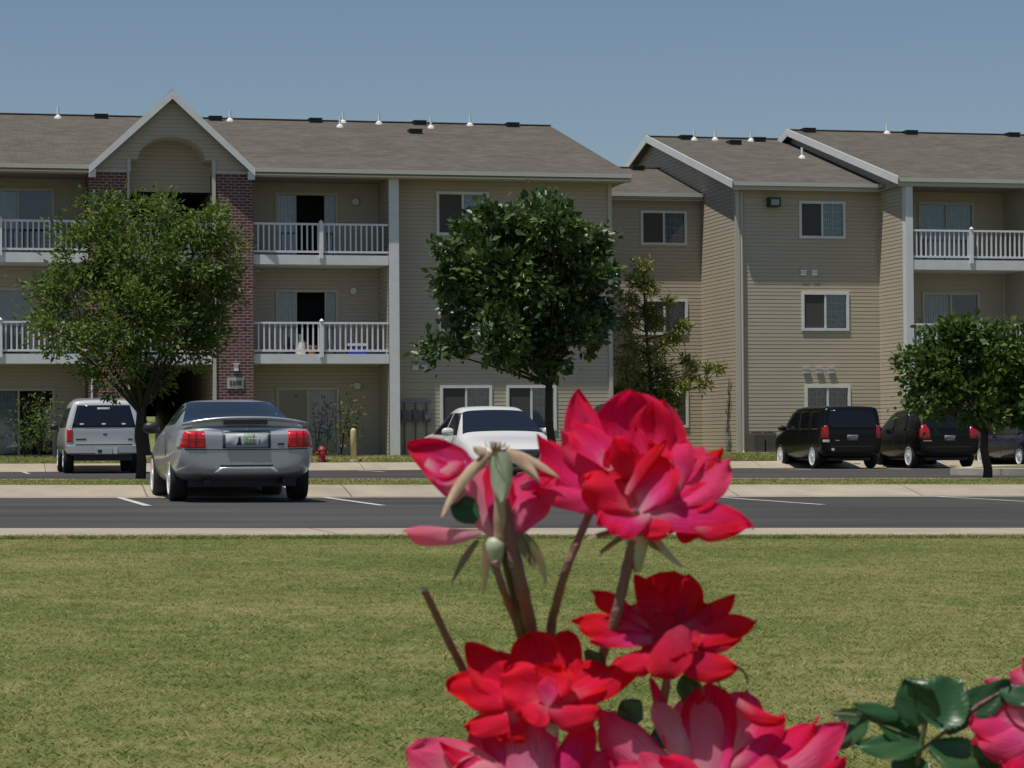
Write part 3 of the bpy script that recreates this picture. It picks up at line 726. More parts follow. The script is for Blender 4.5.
def wheel(parent, x, y, r, s, rim=rimm, spokes=5, rr=.66, wd=.21):
    t = MB(); w_ = wd/2
    t.lathe((x, y, r), [(r*rr*.95, -w_*.5), (r*rr, -w_), (r*.90, -w_), (r*.98, -w_*.75), (r, -w_*.4), (r, w_*.4), (r*.98, w_*.75), (r*.90, w_), (r*rr, w_), (r*rr*.95, w_*.5)], 32, 'x')
    T = t.build('wheel', tyrem, parent, smooth=True)
    k = MB(); xo = x+s*w_
    k.lathe((xo, y, r), [(r*rr*.86, -.028*s), (r*rr, -.028*s), (r*rr*1.02, .004*s), (r*rr*.95, .006*s), (r*rr*.86, -.02*s)], 32, 'x')
    for i in range(spokes):
        a = 6.28318*i/spokes+.3; dx, dz_ = math.cos(a), math.sin(a)
        k.bar((xo-s*.012, y+dx*.03, r+dz_*.03), (xo-s*.018, y+dx*r*rr*.9, r+dz_*r*rr*.9), r*rr*.36, .02, up=Vector((s, 0, 0)))
    k.lathe((xo, y, r), [(.07, -.04*s), (.07, .004*s), (.04, .012*s)], 14, 'x')
    k.build('rim', rim, T)
def mirror(parent, x, y, z, s, m):
    mb = MB(); c = Vector((x+s*.13, y, z)); n = 10
    for k in range(7):
        t = k/6*math.pi
        for i in range(n):
            a = i/n*6.283; mb.v.append((c.x+s*math.cos(t)*-.12, c.y+math.sin(t)*.06*math.cos(a), c.z+math.sin(t)**.6*.085*math.sin(a)))
    for k in range(6):
        for i in range(n): j = (i+1) % n; mb.f.append((k*n+i, k*n+j, (k+1)*n+j, (k+1)*n+i))
    o = mb.build('side_mirror', m, parent, smooth=True)
def under(parent, w_, y0, y1, z0=.22, z1=.42):
    u = MB(); u.box(-w_, w_, y0, y1, z0, z1); u.build('underbody', black, parent)
def plate(parent, bvh, ax, cx, z, w_=.31, h=.155, m=platem, off=.012): return decal(parent, bvh, ax, rect(cx-w_/2, cx+w_/2, z-h/2, z+h/2), m, 'licence_plate', off=off, rings=2, sub=1)

# silver coupe
C1 = tag(empty('coupe', (3.90, 32.02, gz(LOT, 4.04, 34)+.004), 0), 'silver two door coupe parked nose in, seen from behind with red three bar tail lamps', 'car')
st = [(.06, .05, .12, .80, .78, .72, .36, .93, .985), (.16, .14, .24, .885, .845, .76, .33, .94, 1.005), (.6, .6, .6, .925, .85, .74, .26, .96, 1.03), (.98, .95, 1.0, .93, .845, .72, .24, .97, 1.05),
      (1.75, 1.45, 1.85, .925, .84, .605, .20, .97, 1.325), (2.2, 2.2, 2.25, .92, .83, .62, .19, .96, 1.365), (2.6, 2.75, 2.62, .915, .83, .61, .19, .95, 1.34), (3.25, 3.25, 3.3, .91, .83, .70, .2, .93, .985), (3.9, 3.9, 3.9, .90, .80, .66, .24, .83, .875), (4.45, 4.45, 4.4, .86, .74, .6, .26, .70, .75), (4.62, 4.6, 4.56, .70, .62, .5, .30, .60, .64)]
bd, bv = car_body(C1, st, silver, [(1.06, .32), (3.62, .32)], .32)
under(C1, .70, .5, 4.2, .2, .5)
gpatch(C1, bv, 'rear', [(-.71, 1.045), (.71, 1.045), (.56, 1.315), (-.56, 1.315)], autoglass, 'rear_window', off=.018)
tl = [(-.86, .705), (-.53, .705), (-.54, .925), (-.80, .925)]
for pts, s in ((tl, 1), (mir(tl), -1)):
    T = decal(C1, bv, 'rear', pts, redl, 'tail_lamp', off=.012)
    for x in (.655, .745): strip(T, bv, 'rear', [(-s*x, .71), (-s*(x-.01), .92)], .018, redd, 'lamp_bar', off=.016)
    strip(T, bv, 'rear', [(-s*.84, .815), (-s*.54, .815)], .012, redd, 'lamp_bar', off=.0165)
decal(C1, bv, 'rear', rect(-.31, .31, .70, .93), mat('dark_trim', (.05, .055, .06), .4), 'plate_recess', off=.004)
pl = plate(C1, bv, 'rear', 0, .80, .54, .18, off=.03)
decal(pl, bv, 'rear', rect(-.04, .10, .74, .885), plateg, 'plate_emblem', off=.034, rings=2)
decal(pl, bv, 'rear', [(-.14, .74), (-.06, .74), (-.08, .79), (-.085, .85), (-.11, .85), (-.115, .79)], black, 'plate_figure', off=.034, rings=2)
for k, x in enumerate((.03, .065, .10, .155)): decal(pl, bv, 'rear', rect(x-.012, x+.012, .75, .83), mat('plate_ink', (.30, .30, .28), .6), 'plate_digit', off=.037, rings=2)
strip(C1, bv, 'rear', [(-.83, .69), (-.4, .683), (.4, .683), (.83, .69)], .014, black, 'bumper_seam', off=.004)
strip(C1, bv, 'rear', [(-.34, .475), (.34, .475)], .022, black, 'bumper_vent', off=.006)
lowv = decal(C1, bv, 'rear', [(-.42, .385), (.42, .385), (.34, .455), (-.34, .455)], paint('silver_light', (.58, .60, .62), .4), 'valance', off=.018)
decal(C1, bv, 'rear', rect(.40, .48, .74, .765), black, 'badge', off=.006, rings=2)
decal(C1, bv, 'rear', [(-.02, .945), (.03, .945), (.03, .97), (-.02, .97)], chrome, 'badge', off=.008, rings=2)
sp = MB()
for k in range(13):
    t = -1+2*k/12; x = t*.80; zz = 1.085-.075*abs(t)**2.6; y = .10+.12*abs(t)**2
    for a, b in ((-.05, 0), (-.03, .025), (.14, .01), (.16, -.025), (.0, -.022)): sp.v.append((x, y+a, zz+b))
for k in range(12):
    for i in range(5): j = (i+1) % 5; sp.f.append((k*5+i, k*5+j, (k+1)*5+j, (k+1)*5+i))
sp.f += [tuple(range(5))[::-1], tuple(60+i for i in range(5))]
SP = sp.build('spoiler', silver, C1, smooth=True)
sd = MB(); sd.box(-.28, .28, .115, .14, 1.005, 1.06); sd.build('spoiler_shadow_gap', mat('dark_trim'), SP)
sd = MB(); sd.box(-.68, .68, .17, .27, .96, 1.055); sd.build('spoiler_foot', silver, SP)
for ax in ('left', 'right'):
    decal(C1, bv, ax, [(1.75, 1.02), (2.92, 1.0), (2.45, 1.27), (1.95, 1.29)], blackglass, 'side_window')
    decal(C1, bv, ax, [(1.42, 1.03), (1.69, 1.02), (1.87, 1.27), (1.80, 1.26)], blackglass, 'quarter_window')
    strip(C1, bv, ax, [(1.72, .98), (1.66, .7), (1.72, .33)], .014, black, 'door_seam'); strip(C1, bv, ax, [(3.0, .95), (3.02, .7), (3.0, .33)], .014, black, 'door_seam')
    decal(C1, bv, ax, [(1.22, .66), (1.42, .60), (1.46, .80), (1.36, .86)], mat('dark_trim'), 'side_scoop')
    for y in (.12, ): decal(C1, bv, ax, rect(y, y+.1, .70, .73), mat('amber', (.3, .06, .01), .4), 'side_marker', rings=2)
for s in (-1, 1):
    mirror(C1, s*.86, 2.72, .98, s, black if s < 0 else silver)
    for y in (1.06, 3.62): wheel(C1, s*.79, y, .325, s, rimm, 5, .70, .235)
    ex = MB(); ex.lathe((s*.50, .22, .27), [(.030, -.10), (.032, .3)], 14, 'y'); ex.build('exhaust_tip', black, C1)

# white sport utility
C2 = tag(empty('sport_utility', (4.17, 64.05, gz(LOT, 4.1, 65)+.004), 0), 'white sport utility vehicle with roof rack and dark rear window beyond the silver coupe', 'car')
def wagon(L_, W, Hh, zb0, belt, hoodz, tumble=.12, tail=.10, wsb=.95, hood=1.0):
    w_ = W/2; yc = L_-hood
    return [(.05, .04, .06+tail, w_*.93, w_*.93, w_-.02-tumble, zb0+.08, belt, Hh-.05), (.16, .14, .16+tail, w_*.99, w_*.95, w_-tumble, zb0+.03, belt, Hh-.015), (.9, .9, .9, w_, w_*.96, w_-tumble+.01, zb0, belt, Hh), (L_*.42, L_*.42, L_*.42, w_, w_*.96, w_-tumble+.01, zb0-.02, belt-.01, Hh+.01),
            (yc-wsb+.05, yc-wsb+.35, yc-wsb, w_, w_*.955, w_-tumble, zb0-.02, belt-.02, Hh-.03), (yc, yc, yc, w_*.99, w_*.93, w_*.82, zb0, hoodz, hoodz+.07), (yc+hood*.5, yc+hood*.5, yc+hood*.5, w_*.98, w_*.90, w_*.78, zb0, hoodz-.05, hoodz+.02), (L_-.14, L_-.15, L_-.18, w_*.95, w_*.86, w_*.72, zb0+.03, hoodz-.14, hoodz-.07), (L_, L_-.02, L_-.06, w_*.80, w_*.75, w_*.62, zb0+.08, hoodz-.22, hoodz-.17)]
bd, bv = car_body(C2, wagon(5.0, 2.0, 1.88, .42, 1.18, 1.10, tumble=.22), offwhite, [(1.15, .38), (4.05, .38)], .38)
under(C2, .72, .15, 4.6, .32, .5)
decal(C2, bv, 'rear', [(-.80, 1.17), (.80, 1.17), (.66, 1.73), (-.66, 1.73)], autoglass, 'rear_window', off=.01)
decal(C2, bv, 'rear', rect(-.16, .16, 1.62, 1.67), clearl, 'window_sticker', off=.014, rings=2)
for x in (-.55, 0, .50): decal(C2, bv, 'rear', rect(x-.05, x+.05, 1.23, 1.27), clearl, 'window_sticker', off=.014, rings=2)
for pts in (rect(-.93, -.80, .80, 1.12), mir(rect(-.93, -.80, .80, 1.12))): decal(C2, bv, 'rear', pts, redl, 'tail_lamp', off=.014)
strip(C2, bv, 'rear', [(-.93, .725), (.93, .725)], .03, black, 'bumper_seam', off=.005)
bpx = MB()
for k in range(9): t = -1+k/4; bpx.v += [(t*.93, -.06+.08*t*t, .52), (t*.93, -.06+.08*t*t, .70), (t*.93, .16, .71), (t*.93, .16, .50)]
for k in range(8):
    for i in range(4): j = (i+1) % 4; bpx.f.append((4*k+i, 4*k+j, 4*k+4+j, 4*k+4+i))
bpx.f += [(3, 2, 1, 0), (32, 33, 34, 35)]
BP = bpx.build('bumper', mat('bumper_white', (.42, .44, .45), .4), C2)
pp = MB(); pp.box(-.22, .20, -.075, -.055, .50, .64); PP = pp.build('licence_plate', platem, BP)
pp = MB(); pp.box(-.16, -.06, -.081, -.0755, .53, .60); pp.build('plate_figure', black, PP)
pp = MB(); pp.box(.24, .33, -.073, -.054, .50, .66); pp.build('reflector', clearl, BP)
decal(C2, bv, 'rear', rect(-.70, -.44, .855, .885), black, 'badge', rings=2); decal(C2, bv, 'rear', rect(.60, .72, .85, .88), black, 'badge', rings=2); decal(C2, bv, 'rear', rect(-.02, .08, .98, 1.01), black, 'tailgate_handle', rings=2)
strip(C2, bv, 'rear', [(-.78, 1.15), (-.77, .75)], .012, black, 'tailgate_seam'); strip(C2, bv, 'rear', [(.78, 1.15), (.77, .75)], .012, black, 'tailgate_seam')
rr_ = MB()
for s in (-1, 1): rr_.bar((s*.62, .6, 1.885), (s*.62, 3.0, 1.895), .035, .035); [rr_.bar((s*.62, y, 1.82), (s*.62, y, 1.89), .04, .04, up=Vector((0, 1, 0))) for y in (.62, 1.8, 2.98)]
for y in (.75, 1.6, 2.6): rr_.bar((-.62, y, 1.905), (.62, y, 1.905), .04, .02)
rr_.build('roof_rack', mat('rack', (.35, .34, .32), .5), C2)
for ax in ('left', 'right'):
    for a, b in ((.30, 1.35), (1.45, 2.3), (2.4, 3.2)): decal(C2, bv, ax, [(a, 1.18), (b+(.35 if b > 3 else 0), 1.17), (b, 1.66), (a+.05, 1.68)], blackglass, 'side_window')
    strip(C2, bv, ax, [(.3, .62), (4.8, .62)], .16, greycl, 'side_cladding', off=.012)
    strip(C2, bv, ax, [(1.4, 1.15), (1.55, .5)], .014, black, 'door_seam'); strip(C2, bv, ax, [(2.35, 1.15), (2.35, .5)], .014, black, 'door_seam')
for s in (-1, 1):
    mirror(C2, s*.95, 3.5, 1.2, s, black)
    for y in (1.15, 4.05): wheel(C2, s*.84, y, .38, s, rimm, 5, .60, .26)

# white sedan facing the camera
def sedan(L_=4.8, W=1.80, Hh=1.42, belt=.93, cowl=3.5):
    w_ = W/2
    return [(.04, .05, .1, w_*.82, w_*.80, w_*.70, .36, .80, .86), (.18, .16, .2, w_*.95, w_*.90, w_*.78, .30, .90, .96), (.75, .7, .75, w_, w_*.93, w_*.80, .24, belt, 1.02), (1.05, 1.0, 1.0, w_, w_*.93, w_*.76, .22, belt, 1.05), (1.65, 1.4, 1.75, w_, w_*.925, w_*.66, .2, belt, Hh-.05), (2.3, 2.3, 2.3, w_, w_*.925, w_*.69, .2, belt-.01, Hh),
            (2.85, 3.0, 2.75, w_, w_*.925, w_*.665, .2, belt-.02, Hh-.03), (cowl, cowl-.05, cowl, w_*.99, w_*.95, w_*.92, .2, belt-.02, belt+.02), (4.15, 4.15, 4.15, w_*.98, w_*.90, w_*.76, .22, belt-.12, belt-.06), (L_-.2, L_-.2, L_-.22, w_*.94, w_*.82, w_*.66, .24, .67, .75), (L_, L_-.02, L_-.05, w_*.80, w_*.74, w_*.56, .30, .58, .64)]
def sedan_parts(C, bv, gm, body_m, front=True):
    gpatch(C, bv, 'top', [(-.80, 3.53), (.80, 3.53), (.62, 2.80), (-.62, 2.80)], gm, 'windscreen', off=.012)
    decal(C, bv, 'top', [(-.66, 1.10), (.66, 1.10), (.56, 1.62), (-.56, 1.62)], gm, 'rear_window', off=.008, sub=8)
    for ax in ('left', 'right'):
        decal(C, bv, ax, [(1.15, .95), (2.24, .935), (2.24, 1.36), (1.72, 1.34)], blackglass, 'side_window')
        decal(C, bv, ax, [(2.32, .935), (3.28, .93), (2.78, 1.35), (2.32, 1.36)], blackglass, 'side_window')
        for y in (1.30, 2.28, 3.3): strip(C, bv, ax, [(y, .92), (y+.03, .3)], .012, black, 'door_seam')
        strip(C, bv, ax, [(.4, .52), (4.5, .50)], .035, mat('dark_trim', (.05, .055, .06), .4), 'side_moulding', off=.01)
        for y in (1.45, 2.45): decal(C, bv, ax, rect(y, y+.16, .82, .85), body_m, 'door_handle', off=.02, rings=2)
C3 = tag(empty('sedan', (10.46, 50.05, gz(LOT, 10.4, 47)+.004), math.pi+.03), 'white four door sedan facing the camera behind the tallest rose bloom', 'car')
bd, bv = car_body(C3, sedan(W=1.88, Hh=1.50, belt=.91, cowl=3.55), whitep, [(1.0, .32), (3.85, .32)], .32)
under(C3, .66, .4, 4.4); sedan_parts(C3, bv, autoglass, whitep)
decal(C3, bv, 'front', [(-.34, .50), (.34, .50), (.40, .63), (-.40, .63)], black, 'grille', off=.012)
strip(C3, bv, 'front', [(-.40, .645), (.40, .645)], .02, chrome, 'grille_trim', off=.014)
for pts in ([(-.76, .54), (-.46, .52), (-.45, .64), (-.72, .66)], mir([(-.76, .54), (-.46, .52), (-.45, .64), (-.72, .66)])): decal(C3, bv, 'front', pts, clearl, 'headlight', off=.012)
decal(C3, bv, 'front', rect(-.5, .5, .33, .40), black, 'air_intake', off=.008)
for s in (-1, 1):
    mirror(C3, s*.87, 3.14, .99, s, whitep)
    for y in (1.0, 3.85): wheel(C3, s*.78, y, .32, s, rimm, 7, .64, .2)
    wp = MB(); wp.bar((s*.1-.3, 3.40, 1.045), (s*.1+.3, 3.30, 1.085), .02, .012); wp.build('wiper', black, C3)

# dark utility mostly hidden by the rose
PX = onv(640, 450, 65.0)
C4 = tag(empty('sport_utility', (PX.x, 64.3, gz(LOT, PX.x, 65)+.004), 0), 'dark maroon sport utility almost hidden behind the tallest rose bloom', 'car')
bd, bv = car_body(C4, wagon(4.8, 1.9, 1.84, .36, 1.12, 1.08, tumble=.17), maroonp, [(1.0, .37), (3.9, .37)], .37)
under(C4, .70, .3, 4.4)
decal(C4, bv, 'rear', [(-.76, 1.16), (.76, 1.16), (.64, 1.68), (-.64, 1.68)], blackglass, 'rear_window', off=.008)
for pts in (rect(-.90, -.76, .85, 1.14), mir(rect(-.90, -.76, .85, 1.14))): decal(C4, bv, 'rear', pts, redl, 'tail_lamp', off=.01)
plate(C4, bv, 'rear', 0, .92, .32, .16)
for ax in ('left', 'right'):
    for a, b in ((.35, 1.3), (1.4, 2.3), (2.4, 3.2)): decal(C4, bv, ax, [(a, 1.16), (b, 1.15), (b-.05, 1.66), (a+.06, 1.67)], blackglass, 'side_window')
for s in (-1, 1):
    mirror(C4, s*.93, 3.3, 1.2, s, maroonp)
    for y in (1.0, 3.9): wheel(C4, s*.83, y, .37, s)

# black boxy wagon
PX = onv(813, 467.5, 66.6)
C5 = tag(empty('boxy_wagon', (PX.x+.88, 65.75, gz(LOT, 24.6, 66.5)+.004), 0), 'black boxy wagon with flat roof and silver wheels, leftmost of the black parked cars', 'car', 'black cars parked before the right building')
def hatch_parts(C, bv, W, belt, Hh, L_, low, tl, gm=blackglass):
    w_ = W/2
    decal(C, bv, 'rear', [(-w_*.78, belt+.04), (w_*.78, belt+.04), (w_*.68, Hh-.12), (-w_*.68, Hh-.12)], gm, 'rear_window', off=.008)
    for pts in (tl, mir(tl)): decal(C, bv, 'rear', pts, mat('tail_lamp_deep', (.34, .008, .014), .25, coat=.5), 'tail_lamp', off=.014)
    plate(C, bv, 'rear', 0, belt-.22, .32, .16, mat('plate_grey', (.16, .16, .165), .5))
    strip(C, bv, 'rear', [(-w_*.9, low), (w_*.9, low)], .014, mat('dark_trim'), 'bumper_seam')
    yc = L_-1.0
    for ax in ('left', 'right'):
        for a, b in ((.35, 1.05), (1.13, 1.95), (2.03, yc-.55)): decal(C, bv, ax, [(a, belt+.03), (b+(.25 if b > 2.1 else 0), belt+.02), (b-(.1 if b > 2.1 else 0), Hh-.15), (a+.06, Hh-.14)], gm, 'side_window')
        strip(C, bv, ax, [(1.09, belt), (1.2, .3)], .012, mat('dark_trim'), 'door_seam'); strip(C, bv, ax, [(1.99, belt), (1.99, .3)], .012, mat('dark_trim'), 'door_seam')
bd, bv = car_body(C5, wagon(4.4, 1.84, 1.76, .26, 1.06, 1.04, tumble=.10, tail=.06, wsb=.7, hood=.85), blackp, [(.82, .345), (3.55, .345)], .345)
under(C5, .62, .3, 3.6); hatch_parts(C5, bv, 1.84, 1.08, 1.76, 4.4, .62, [(-.88, .84), (-.70, .84), (-.71, 1.20), (-.87, 1.20)])
decal(C5, bv, 'rear', rect(-.86, -.68, .74, .81), clearl, 'reverse_lamp', off=.012); decal(C5, bv, 'rear', [(-.62, .50), (-.54, .50), (-.54, .57), (-.62, .57)], clearl, 'fog_lamp', off=.012)
decal(C5, bv, 'rear', rect(-.5, -.38, .775, .80), chrome, 'badge', rings=2)
for s in (-1, 1):
    mirror(C5, s*.90, 3.05, 1.15, s, black)
    for y in (.82, 3.55): wheel(C5, s*.82, y, .345, s, rimm, 7, .72, .2)
# black hatchback
PX = onv(908, 467.3, 66.5)
C6 = tag(empty('hatchback', (PX.x+.92, 65.6, gz(LOT, 27.5, 66.5)+.004), 0), 'black rounded hatchback with big red tail lamps, between the boxy wagon and the navy car', 'car', 'black cars parked before the right building')
bd, bv = car_body(C6, wagon(4.4, 1.88, 1.68, .27, 1.04, 1.0, tumble=.20, tail=.28, wsb=.85, hood=.95), blackp, [(.85, .345), (3.5, .345)], .345)
under(C6, .64, .3, 3.9); hatch_parts(C6, bv, 1.88, 1.06, 1.68, 4.4, .60, [(-.92, .82), (-.60, .82), (-.60, 1.08), (-.70, 1.24), (-.88, 1.18)])
strip(C6, bv, 'rear', [(-.80, .775), (-.55, .775)], .03, chrome, 'lamp_trim', off=.012)
for s in (-1, 1):
    mirror(C6, s*.92, 2.85, 1.12, s, black)
    for y in (.85, 3.5): wheel(C6, s*.83, y, .345, s, rimm, 9, .74, .2)
# navy sedan
PX = onv(1020, 466, 66.4)
C7 = tag(empty('sedan', (PX.x+.86, 65.4, gz(LOT, 30.5, 66.5)+.004), 0), 'navy blue sedan half out of frame behind the small tree at the right edge', 'car')
bd, bv = car_body(C7, sedan(4.7, 1.8, 1.43, .95), bluep, [(1.0, .32), (3.7, .32)], .32)
under(C7, .66, .4, 4.3); sedan_parts(C7, bv, blackglass, bluep)
for pts in (rect(-.86, -.58, .70, .86), mir(rect(-.86, -.58, .70, .86))): decal(C7, bv, 'rear', pts, redl, 'tail_lamp', off=.012)
plate(C7, bv, 'rear', 0, .76, .32, .16)
for s in (-1, 1):
    mirror(C7, s*.87, 3.12, 1.0, s, bluep)
    for y in (1.0, 3.7): wheel(C7, s*.79, y, .32, s, rimm, 7, .68, .2)

# ---------------------------------------------------------------- small outdoor things
def yard(px, v): p = onv(px, 455, v); return p.x, v, gz(YARD, p.x, v)
hydm = mat('hydrant_red', (.28, .028, .022), .5, noise=.3, nscale=20)
x, y, z = yard(322, 69.7)
hy = tag(empty('fire_hydrant', (x, y, z)), 'red fire hydrant on the grass strip left of the yellow bollard', 'fire hydrant')
mb = MB(); mb.lathe((0, 0, 0), [(.16, -.05), (.16, .04), (.115, .06), (.105, .36), (.15, .38), (.15, .42), (.13, .46), (.09, .52), (.035, .55), (.035, .59)], 20); mb.build('barrel', hydm, hy, smooth=False)
for s in (-1, 1): mb = MB(); mb.lathe((s*.13, 0, .29), [(.055, -.05*s), (.06, .02*s), (.068, .03*s), (.068, .07*s), (.03, .09*s)], 14, 'x'); mb.build('outlet', hydm, hy)
mb = MB(); mb.lathe((0, -.12, .28), [(.085, .05), (.085, -.03), (.09, -.04), (.09, -.08), (.03, -.10)], 16, 'y'); mb.build('pumper_outlet', hydm, hy); hy.scale = (.85, .85, .78)
x, y, z = yard(353.5, 69.7)
bo = tag(empty('bollard', (x, y, z)), 'pale yellow steel bollard right of the red hydrant', 'bollard')
mb = MB(); mb.lathe((0, 0, 0), [(.085, -.1), (.085, .84), (.075, .89), (.045, .925), (0.001, .935)], 20); mb.build('post', mat('bollard_yellow', (.62, .52, .22), .55, noise=.2, nscale=12), bo, smooth=True)
mb = MB(); mb.lathe((0, 0, 0), [(.13, -.1), (.125, .03), (.09, .04)], 20); mb.build('footing', concl, bo)
acm = mat('ac_case', (.13, .115, .095), .6)
for i, (px, lab) in enumerate(((756.5, 'brown air conditioner unit beside the downspout, left of its pair'), (768.5, 'brown air conditioner unit nearest the boxy wagon, right of its pair'))):
    p = onv(px, 450, 73.4); z = gz(YARD, p.x, 73.4)
    a = tag(empty('air_conditioner', (p.x, 73.4, z)), lab, 'air conditioner', 'air conditioners at the foot of the wall')
    mb = MB(); mb.box(-.16, .16, -.3, .3, .06, .66)
    for k in range(9): mb.box(-.165, .165, -.306, .306, .10+k*.058, .125+k*.058)
    mb.build('case', acm, a); mb = MB(); mb.lathe((0, 0, .66), [(.15, 0), (.15, .03), (.10, .04)], 18); mb.build('fan_guard', black, a)
    mb = MB(); mb.box(-.18, .18, -.38, .38, -.1, .06); mb.build('pad', concl, a)
# things on the second floor balcony
p = onv(301, 352, 73.0)
ch = tag(empty('jug', (p.x, 73.1, 3.37)), 'white plastic jug standing on the second floor balcony deck', 'jug')
mb = MB(); mb.lathe((0, 0, 0), [(.15, 0), (.16, .05), (.16, .32), (.12, .40), (.06, .46), (.06, .56), (.07, .57), (.07, .60)], 18); mb.build('body', mat('jug_white', (.7, .7, .66), .5), ch, smooth=True)
mb = MB(); mb.tube([(.14, 0, .34), (.22, 0, .34), (.22, 0, .16), (.15, 0, .12)], .018, 6); mb.build('handle', mat('jug_white'), ch)
p = onv(312, 349, 73.0)
po = tag(empty('flower_pot', (p.x, 73.05, 3.37)), 'terracotta pot beside the white jug on the balcony', 'flower pot')
mb = MB(); mb.lathe((0, 0, 0), [(.09, 0), (.14, .22), (.16, .22), (.16, .27), (.14, .27)], 18); mb.build('pot', mat('terracotta', (.40, .16, .09), .8), po)
p = onv(357, 350, 73.0)
cb = tag(empty('cooler', (p.x, 73.1, 3.37)), 'blue cooler with white lid on the second floor balcony, right of the railing post', 'cooler')
mb = MB(); mb.box(-.27, .27, -.17, .17, .02, .25); mb.build('tub', mat('cooler_blue', (.03, .06, .42), .4), cb); mb = MB(); mb.box(-.285, .285, -.185, .185, .253, .33); mb.build('lid', white, cb)

# ---------------------------------------------------------------- trees
def leafmesh(name, centers, dirs, size, aspect, m, parent, seed, fold=.25, smooth=False):
    r = np.random.default_rng(seed); n = len(centers); c = np.array(centers)
    d = np.array(dirs); d += r.normal(0, .45, (n, 3)); d /= np.linalg.norm(d, axis=1)[:, None]
    nn = r.normal(0, .8, (n, 3)) + np.array([-.15, -.1, .75]); sd = np.cross(d, nn); sd /= np.linalg.norm(sd, axis=1)[:, None]; nn = np.cross(sd, d)
    L = size*(.6+.8*r.random(n))[:, None]; Wd = L*aspect
    A = c; B = c+d*L*.5+sd*Wd*.5+nn*L*fold*.3; Cc = c+d*L-nn*L*.12; D = c+d*L*.5-sd*Wd*.5+nn*L*fold*.3
    B2 = c+d*L*.22+sd*Wd*.36+nn*L*fold*.15; D2 = c+d*L*.22-sd*Wd*.36+nn*L*fold*.15
    V = np.stack([A, B2, B, Cc, D, D2], 1).reshape(-1, 3); i = np.arange(n)*6
    me = bpy.data.meshes.new(name); me.vertices.add(n*6); me.vertices.foreach_set('co', V.astype(np.float32).ravel())
    loops = np.stack([i, i+1, i+2, i+3, i, i+3, i+4, i+5], 1).ravel(); me.loops.add(len(loops)); me.loops.foreach_set('vertex_index', loops.astype(np.int32))
    me.polygons.add(n*2); me.polygons.foreach_set('loop_start', (np.arange(n*2)*4).astype(np.int32)); me.update(calc_edges=True); me.materials.append(m)
    o = bpy.data.objects.new(name, me); col.objects.link(o); o.parent = parent; return o
def tree(name, label, base, fork, blobs, nclump, perclump, size, aspect, m, seed, tr=.11, group=None, cs=.22, gaps=.0, cat='tree', droop=0., sprig=.10):
    r = random.Random(seed); T = tag(empty(name, base), label, cat, group); B = Vector(base)
    tk = MB(); fk = Vector(fork)-B
    pts = [Vector((0, 0, -.1)), fk*.25+Vector((.03, 0, 0)), fk*.6+Vector((-.03, .02, 0)), fk]; tk.tube(pts, [tr*1.25, tr, tr*.92, tr*.8], 12)
    br = MB(); cen = []; dirs = []
    tot = sum(b[1]**2 for b in blobs)
    for (c, rad, *sy) in blobs:
        c = Vector(c)-B; e1 = c; mid = fk.lerp(c, .5)+Vector((0, 0, -.12*rad)); tip = c+Vector((0, 0, rad*.3))
        br.tube([fk*r.uniform(.88, 1.0), mid, c, tip], [tr*.42, tr*.24, tr*.13, tr*.05], 7)
        k = max(4, int(nclump*rad*rad/tot))
        for q in range(k):
            u = Vector((r.gauss(0, 1), r.gauss(0, 1), r.gauss(0, 1))).normalized()
            rr = rad*(.35+.72*r.random()**.6); p = c+Vector((u.x*rr, u.y*rr, u.z*rr*(sy[0] if sy else .9)))
            if q % 4 == 0: br.tube([c.lerp(p, .15), c.lerp(p, .6)+Vector((0, 0, -.03)), p], [tr*.12, tr*.08, tr*.04], 5)
            if r.random() < sprig: p = c+(p-c).normalized()*rad*r.uniform(1.15, 1.5)+Vector((0, 0, .06)); br.tube([c.lerp(p, .5), p], [tr*.10, tr*.04], 5)
            out = (p-c).normalized()+Vector((0, 0, .25-droop))
            s = cs*r.uniform(.5, 1.3)
            for t in range(int(perclump*r.uniform(.35, 1.5))):
                g_ = Vector((r.gauss(0, 1), r.gauss(0, 1), r.gauss(0, .8)))*s*.55
                cen.append(tuple(p+g_)); dirs.append(tuple((out+g_.normalized()*.8).normalized()))
    tk.build('trunk', bark, T, smooth=True); br.build('limbs', bark, T, smooth=True)
    leafmesh('crown', cen, dirs, size, aspect, m, T, seed); return T
def bl(lst, v, spread=.5, seed=1, k=1.0):
    r = random.Random(seed); out = []
    for px, py, rp in lst:
        vv = v + r.uniform(-spread, spread); p = onv(px, py, vv); rad = rp*vv/FPX*1.02*k; out.append((tuple(p), rad))
    return out
leafA = leaf_mat('ash_leaf', (.048, .100, .018), (.18, .25, .048), .5, .35, .4)
leafB = leaf_mat('pear_leaf', (.020, .055, .013), (.105, .165, .040), .40, .5, .2)
leafC = leaf_mat('maple_leaf', (.032, .080, .016), (.12, .19, .038), .55, .3, .3)
V1 = 44.0; p = onv(140, 476, V1); fk = onv(141, 405, V1)
tree('ash_tree', 'light green ash tree with feathery leaves left of the silver coupe', (p.x, V1, gz(ISL, p.x, 43)-.02), tuple(fk),
     bl([(140, 262, 40), (88, 250, 34), (192, 255, 38), (72, 300, 32), (212, 292, 30), (130, 322, 48), (62, 333, 20), (182, 345, 30), (110, 362, 26), (222, 250, 16), (160, 222, 26), (96, 222, 22), (120, 215, 18), (45, 322, 15), (50, 290, 17), (205, 222, 20), (150, 375, 20), (234, 262, 9), (95, 205, 12), (150, 300, 34), (205, 325, 22)], V1, .8, 3),
     560, 40, .105, .40, leafA, 11, .08, 'young street trees on the kerb islands', cs=.23, sprig=.16)
V2 = 42.4; p = onv(553, 476, V2); fk = onv(549, 380, V2)
